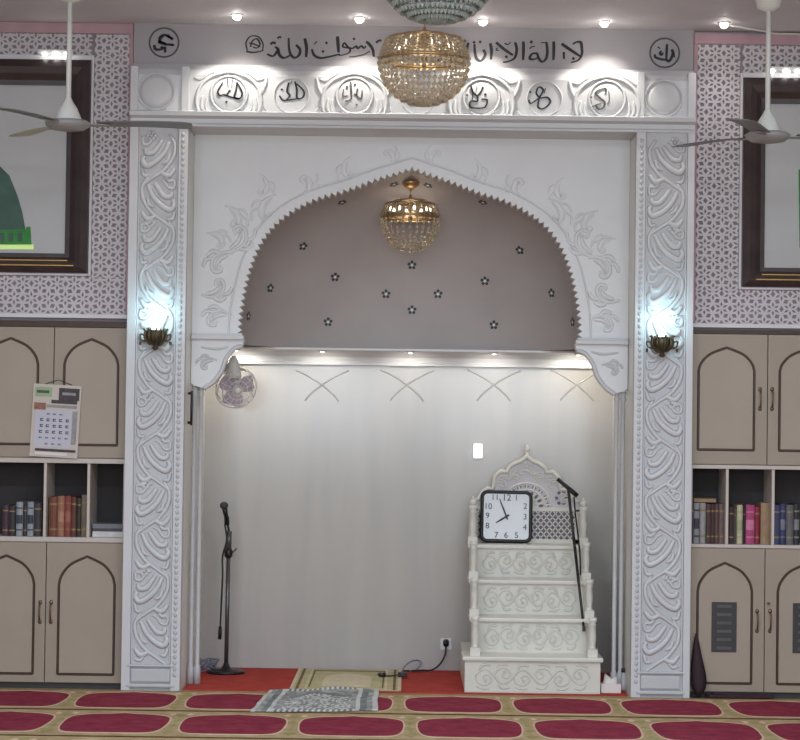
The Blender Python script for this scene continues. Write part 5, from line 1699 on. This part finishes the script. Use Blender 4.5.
def chandelier(px, pytop, pybot, pw, Y, label, cr_top, cr_bot, ringmat, lit, strands=46, chain_top=None, ringh=0.40, prof=None):
    x, zt = W(px, pytop, Y); zb = W(px, pybot, Y)[1]
    R0 = pw / 2 * (Y + 13) / FPX
    H = zt - zb
    t = thing('chandelier', (x, Y, zt), label, 'chandelier')
    zr = zt - H * 0.12                       # top ring
    zm = zt - H * ringh                      # middle ring
    mb = MB()
    for r, z, w in ((R0 * 0.82, zr, 0.007), (R0 * 0.97, zm, 0.008), (R0 * 0.5, zr + 0.02, 0.006)):
        mb.tube([(x + r * math.cos(k * PI / 20), Y + r * math.sin(k * PI / 20), z) for k in range(40)], w, 6, closed=True)
        if w == 0.008:
            V = []
            for k in range(41):
                a = k * PI / 20
                V += [(x + r * math.cos(a), Y + r * math.sin(a), z - H * 0.05), (x + r * math.cos(a), Y + r * math.sin(a), z + H * 0.05)]
            mb.add(V, [(2 * k, 2 * k + 2, 2 * k + 3, 2 * k + 1) for k in range(40)], 0)
    for k in range(6):
        a = k * PI / 3
        mb.tube([(x, Y, zr + 0.03), (x + R0 * 0.5 * math.cos(a), Y + R0 * 0.5 * math.sin(a), zr + 0.02), (x + R0 * 0.82 * math.cos(a), Y + R0 * 0.82 * math.sin(a), zr), (x + R0 * 0.97 * math.cos(a), Y + R0 * 0.97 * math.sin(a), zm)], 0.004, 6)
    mb.build('ring_frame', ringmat, t)
    mb = MB(); mb.lathe([(0.01, -H * 0.5), (0.016, -H * 0.3), (0.02, -0.03), (0.012, -0.005), (0.006, 0.02)], (x, Y, zt), 12); mb.build('centre_stem', ringmat, t)
    zc = CEIL if chain_top is None else chain_top
    mb = MB(); mb.tube([(x, Y, zt + 0.01), (x, Y, zc)], 0.0035, 6)
    z = zt + 0.03; k = 0
    while z < zc - 0.03:
        pts = [(x + 0.008 * math.cos(u * PI / 5) * (k % 2), Y + 0.008 * math.cos(u * PI / 5) * (1 - k % 2), z + 0.016 * math.sin(u * PI / 5)) for u in range(10)]
        mb.tube(pts, 0.0028, 5, closed=True); z += 0.027; k += 1
    mb.build('chain', ringmat, t)
    mb = MB(); mb.lathe([(0.01, -0.05), (0.04, -0.035), (0.055, -0.012), (0.055, 0.0)], (x, Y, zc), 16); mb.build('ceiling_cup', ringmat, t)
    mt = [cr_top, cr_bot, ringmat]
    for k in range(strands):
        a = 2 * PI * (k + 0.5) / strands
        mb = MB(); c_, s_ = math.cos(a), math.sin(a)
        # upper curtain of drops between the rings
        n = 6
        for i in range(n):
            u = (i + 0.5) / n
            r = R0 * (0.82 + 0.17 * u) * 1.0
            crystal_drop(mb, (x + r * c_, Y + r * s_, zr + (zm - zr) * u), R0 * 0.058, H * 0.085, 0)
        thr = [(x + R0 * (0.82 + 0.17 * u) * c_, Y + R0 * (0.82 + 0.17 * u) * s_, zr + (zm - zr) * u) for u in (0, 0.5, 1)]
        # bowl strand from the middle ring to the bottom
        n = 9
        for i in range(n):
            u = i / (n - 1) * 0.93
            r = R0 * (math.cos(u * PI / 2) ** 0.85)
            z = zm - H * 0.05 - (zm - H * 0.05 - zb) * math.sin(u * PI / 2) ** 1.1
            if r < R0 * 0.30 and k % 2: continue
            thr.append((x + r * c_ * 0.98, Y + r * s_ * 0.98, z))
            crystal_drop(mb, (x + r * c_ * 0.98, Y + r * s_ * 0.98, z), R0 * 0.058, H * 0.088, 1)
        mb.tube(thr, 0.0012, 4, 2)
        mb.build('crystal_strand', mt, t)
    mb = MB(); crystal_drop(mb, (x, Y, zb + H * 0.02), R0 * 0.08, H * 0.1, 0); mb.build('bottom_drop', [cr_bot], t)
    if lit:
        for k in range(8):
            a = 2 * PI * k / 8 + 0.2
            mb = MB(); p = (x + R0 * 0.66 * math.cos(a), Y + R0 * 0.66 * math.sin(a), zr - H * 0.10)
            mb.ball(p, (R0 * 0.045, R0 * 0.045, H * 0.045), 0, 8, 6); mb.build('bulb', 'bulb', t)
        ld = bpy.data.lights.new('chandelier_glow', 'POINT'); ld.energy = lit; ld.color = (1, 0.88, 0.7); ld.shadow_soft_size = 0.05
        lo = bpy.data.objects.new('chandelier_glow', ld); COL.objects.link(lo); lo.location = (x, Y, zr - H * 0.15)
    return t


chandelier(424.5, 31, 103, 92, -2.0, 'gold and crystal chandelier in front of the medallion row', 'crystal_amber', 'crystal', 'gold', 1.0)
chandelier(438, -60, 20, 116, -3.4, 'smoky grey crystal chandelier cut off by the top of the photo', 'crystal_grey', 'crystal_grey', 'steel', 0.0)
# dome height above the hanging point
hz = bvh.ray_cast(Vector((WX(410, 200, 0.62), 0.62, 2.1)), Vector((0, 0, 1)))[0].z
chandelier(410.5, 198, 250, 60, 0.62, 'small gold chandelier hanging inside the domed niche', 'crystal_amber', 'crystal', 'gold', 0.6, 26, chain_top=hz, ringh=0.36)


# ================================================================== CEILING FANS
def ceiling_fan(px, py, Y, label, angs, mats):
    x, z = W(px, py, Y)                       # blade plane
    k = (Y + 13) / FPX
    t = thing('ceiling_fan', (x, Y, CEIL), label, 'fan', 'white ceiling fans')
    zt = z + 24 * k
    mb = MB(); mb.tube([(x, Y, z), (x, Y, CEIL)], 0.0135, 10); mb.build('down_rod', 'white', t)
    mb = MB(); mb.lathe([(0.02, -0.11), (0.06, -0.09), (0.075, -0.02), (0.075, 0.0)], (x, Y, CEIL), 18); mb.build('ceiling_cup', 'white', t)
    mb = MB(); mb.lathe([(14 * k, -2 * k), (13.5 * k, 3 * k), (9.5 * k, 13 * k), (5 * k, 20 * k), (3 * k, 24 * k), (2.2 * k, 26 * k)], (x, Y, z), 24); mb.build('rod_canopy', 'white', t)
    mb = MB(); mb.lathe([(8 * k, -9 * k), (17 * k, -7.5 * k), (22 * k, -4 * k), (23 * k, -1 * k), (19 * k, 1.5 * k), (10 * k, 2 * k)], (x, Y, z), 28); mb.build('motor_housing', 'fanmotor', t)
    for a, m_ in zip(angs, mats):
        A = math.radians(a)
        Bm = Matrix.Translation((x, Y, z - 2 * k)) @ Matrix.Rotation(A, 4, 'Z') @ Matrix.Rotation(math.radians(-6), 4, 'X')
        mb = MB(); mb.xf = Bm
        r0, r1 = 0.15, 0.645; n = 10; V = []
        for i in range(n + 1):
            u = i / n; r = r0 + (r1 - r0) * u
            w = 0.050 + 0.022 * u if u < 0.95 else 0.055
            zz = 0.006 * math.sin(PI * u)
            V += [(r, -w, zz), (r, w, zz), (r, -w, zz + 0.005), (r, w, zz + 0.005)]
        Fc = []
        for i in range(n):
            p = 4 * i; q = p + 4
            Fc += [(p, p + 1, q + 1, q), (p + 2, q + 2, q + 3, p + 3), (p, q, q + 2, p + 2), (p + 1, p + 3, q + 3, q + 1)]
        Fc += [(0, 2, 3, 1), (4 * n, 4 * n + 1, 4 * n + 3, 4 * n + 2)]
        mb.add(V, Fc, 0); b = mb.build('blade', m_, t)
        mb = MB(); mb.xf = Bm; mb.prism([(0.07, -0.03), (0.2, -0.018), (0.22, 0), (0.2, 0.018), (0.07, 0.03)], -0.006, -0.001, 'z'); mb.build('blade_iron', 'fanmotor', b)
    return t


ceiling_fan(68, 122, -1.2, 'white ceiling fan hanging in front of the left picture', [3, 123, 243], ['fanblade', 'paleblade', 'fanblade'])
ceiling_fan(767.5, 134, -1.2, 'white ceiling fan hanging in front of the right picture', [8, 128, 248], ['fanblade', 'fanblade', 'fanblade'])

# thin white cable at the ceiling edge on the right
p0 = F(730, 25.5, CEIL - 0.006)
p2 = W(800, 36, 0.0)
mb = MB(); mb.tube([(p0[0], p0[1], CEIL - 0.006), (p0[0] + 0.2, -0.06, CEIL - 0.006), (p2[0] - 0.15, -0.008, CEIL - 0.012), (p2[0] + 0.6, -0.008, CEIL - 0.02)], 0.006, 6)
tag(mb.build('ceiling_cable', 'white'), 'thin white cable along the ceiling edge right of the last downlight', 'cable')

# ================================================================== HALL LIGHTING
def area(x, y, z, sx, sy, e, col=(0.86, 0.98, 1.12), rot=(0, 0, 0)):
    ld = bpy.data.lights.new('hall_lamp', 'AREA'); ld.shape = 'RECTANGLE'; ld.size = sx; ld.size_y = sy; ld.energy = e; ld.color = col
    o = bpy.data.objects.new('hall_lamp', ld); COL.objects.link(o); o.location = (x, y, z); o.rotation_euler = rot; ld.specular_factor = 0.15 if rot[0] else 0.5


for y, e in ((-2.6, 5), (-5.5, 80), (-9.0, 55), (-12.0, 40)):  # unseen fill lights added under the ceiling to brighten wall and niche
    for x in ((-1.1, 1.1) if y == -5.5 else (-2.4, 2.4)):
        area(x, y, CEIL - 0.03, 1.2, 0.3, e * (1.08 if x > 0 else 0.92))
# unseen fill lights added at the rear wall for flat frontal light
for x in (-3.0, -1.0, 1.0, 3.0):
    area(x, -14.55, 2.3, 1.5, 2.0, 85 if abs(x) < 2 else 60, rot=(PI / 2, 0, 0))
wd = bpy.data.worlds.new('world'); sc.world = wd; wd.use_nodes = True
wd.node_tree.nodes['Background'].inputs['Color'].default_value = (0.5, 0.5, 0.52, 1)
wd.node_tree.nodes['Background'].inputs['Strength'].default_value = 0.2

vs = sc.view_settings
vs.view_transform = 'Standard'; vs.look = 'None'; vs.gamma = 1; vs.exposure = 0.3
vs.use_curve_mapping = False
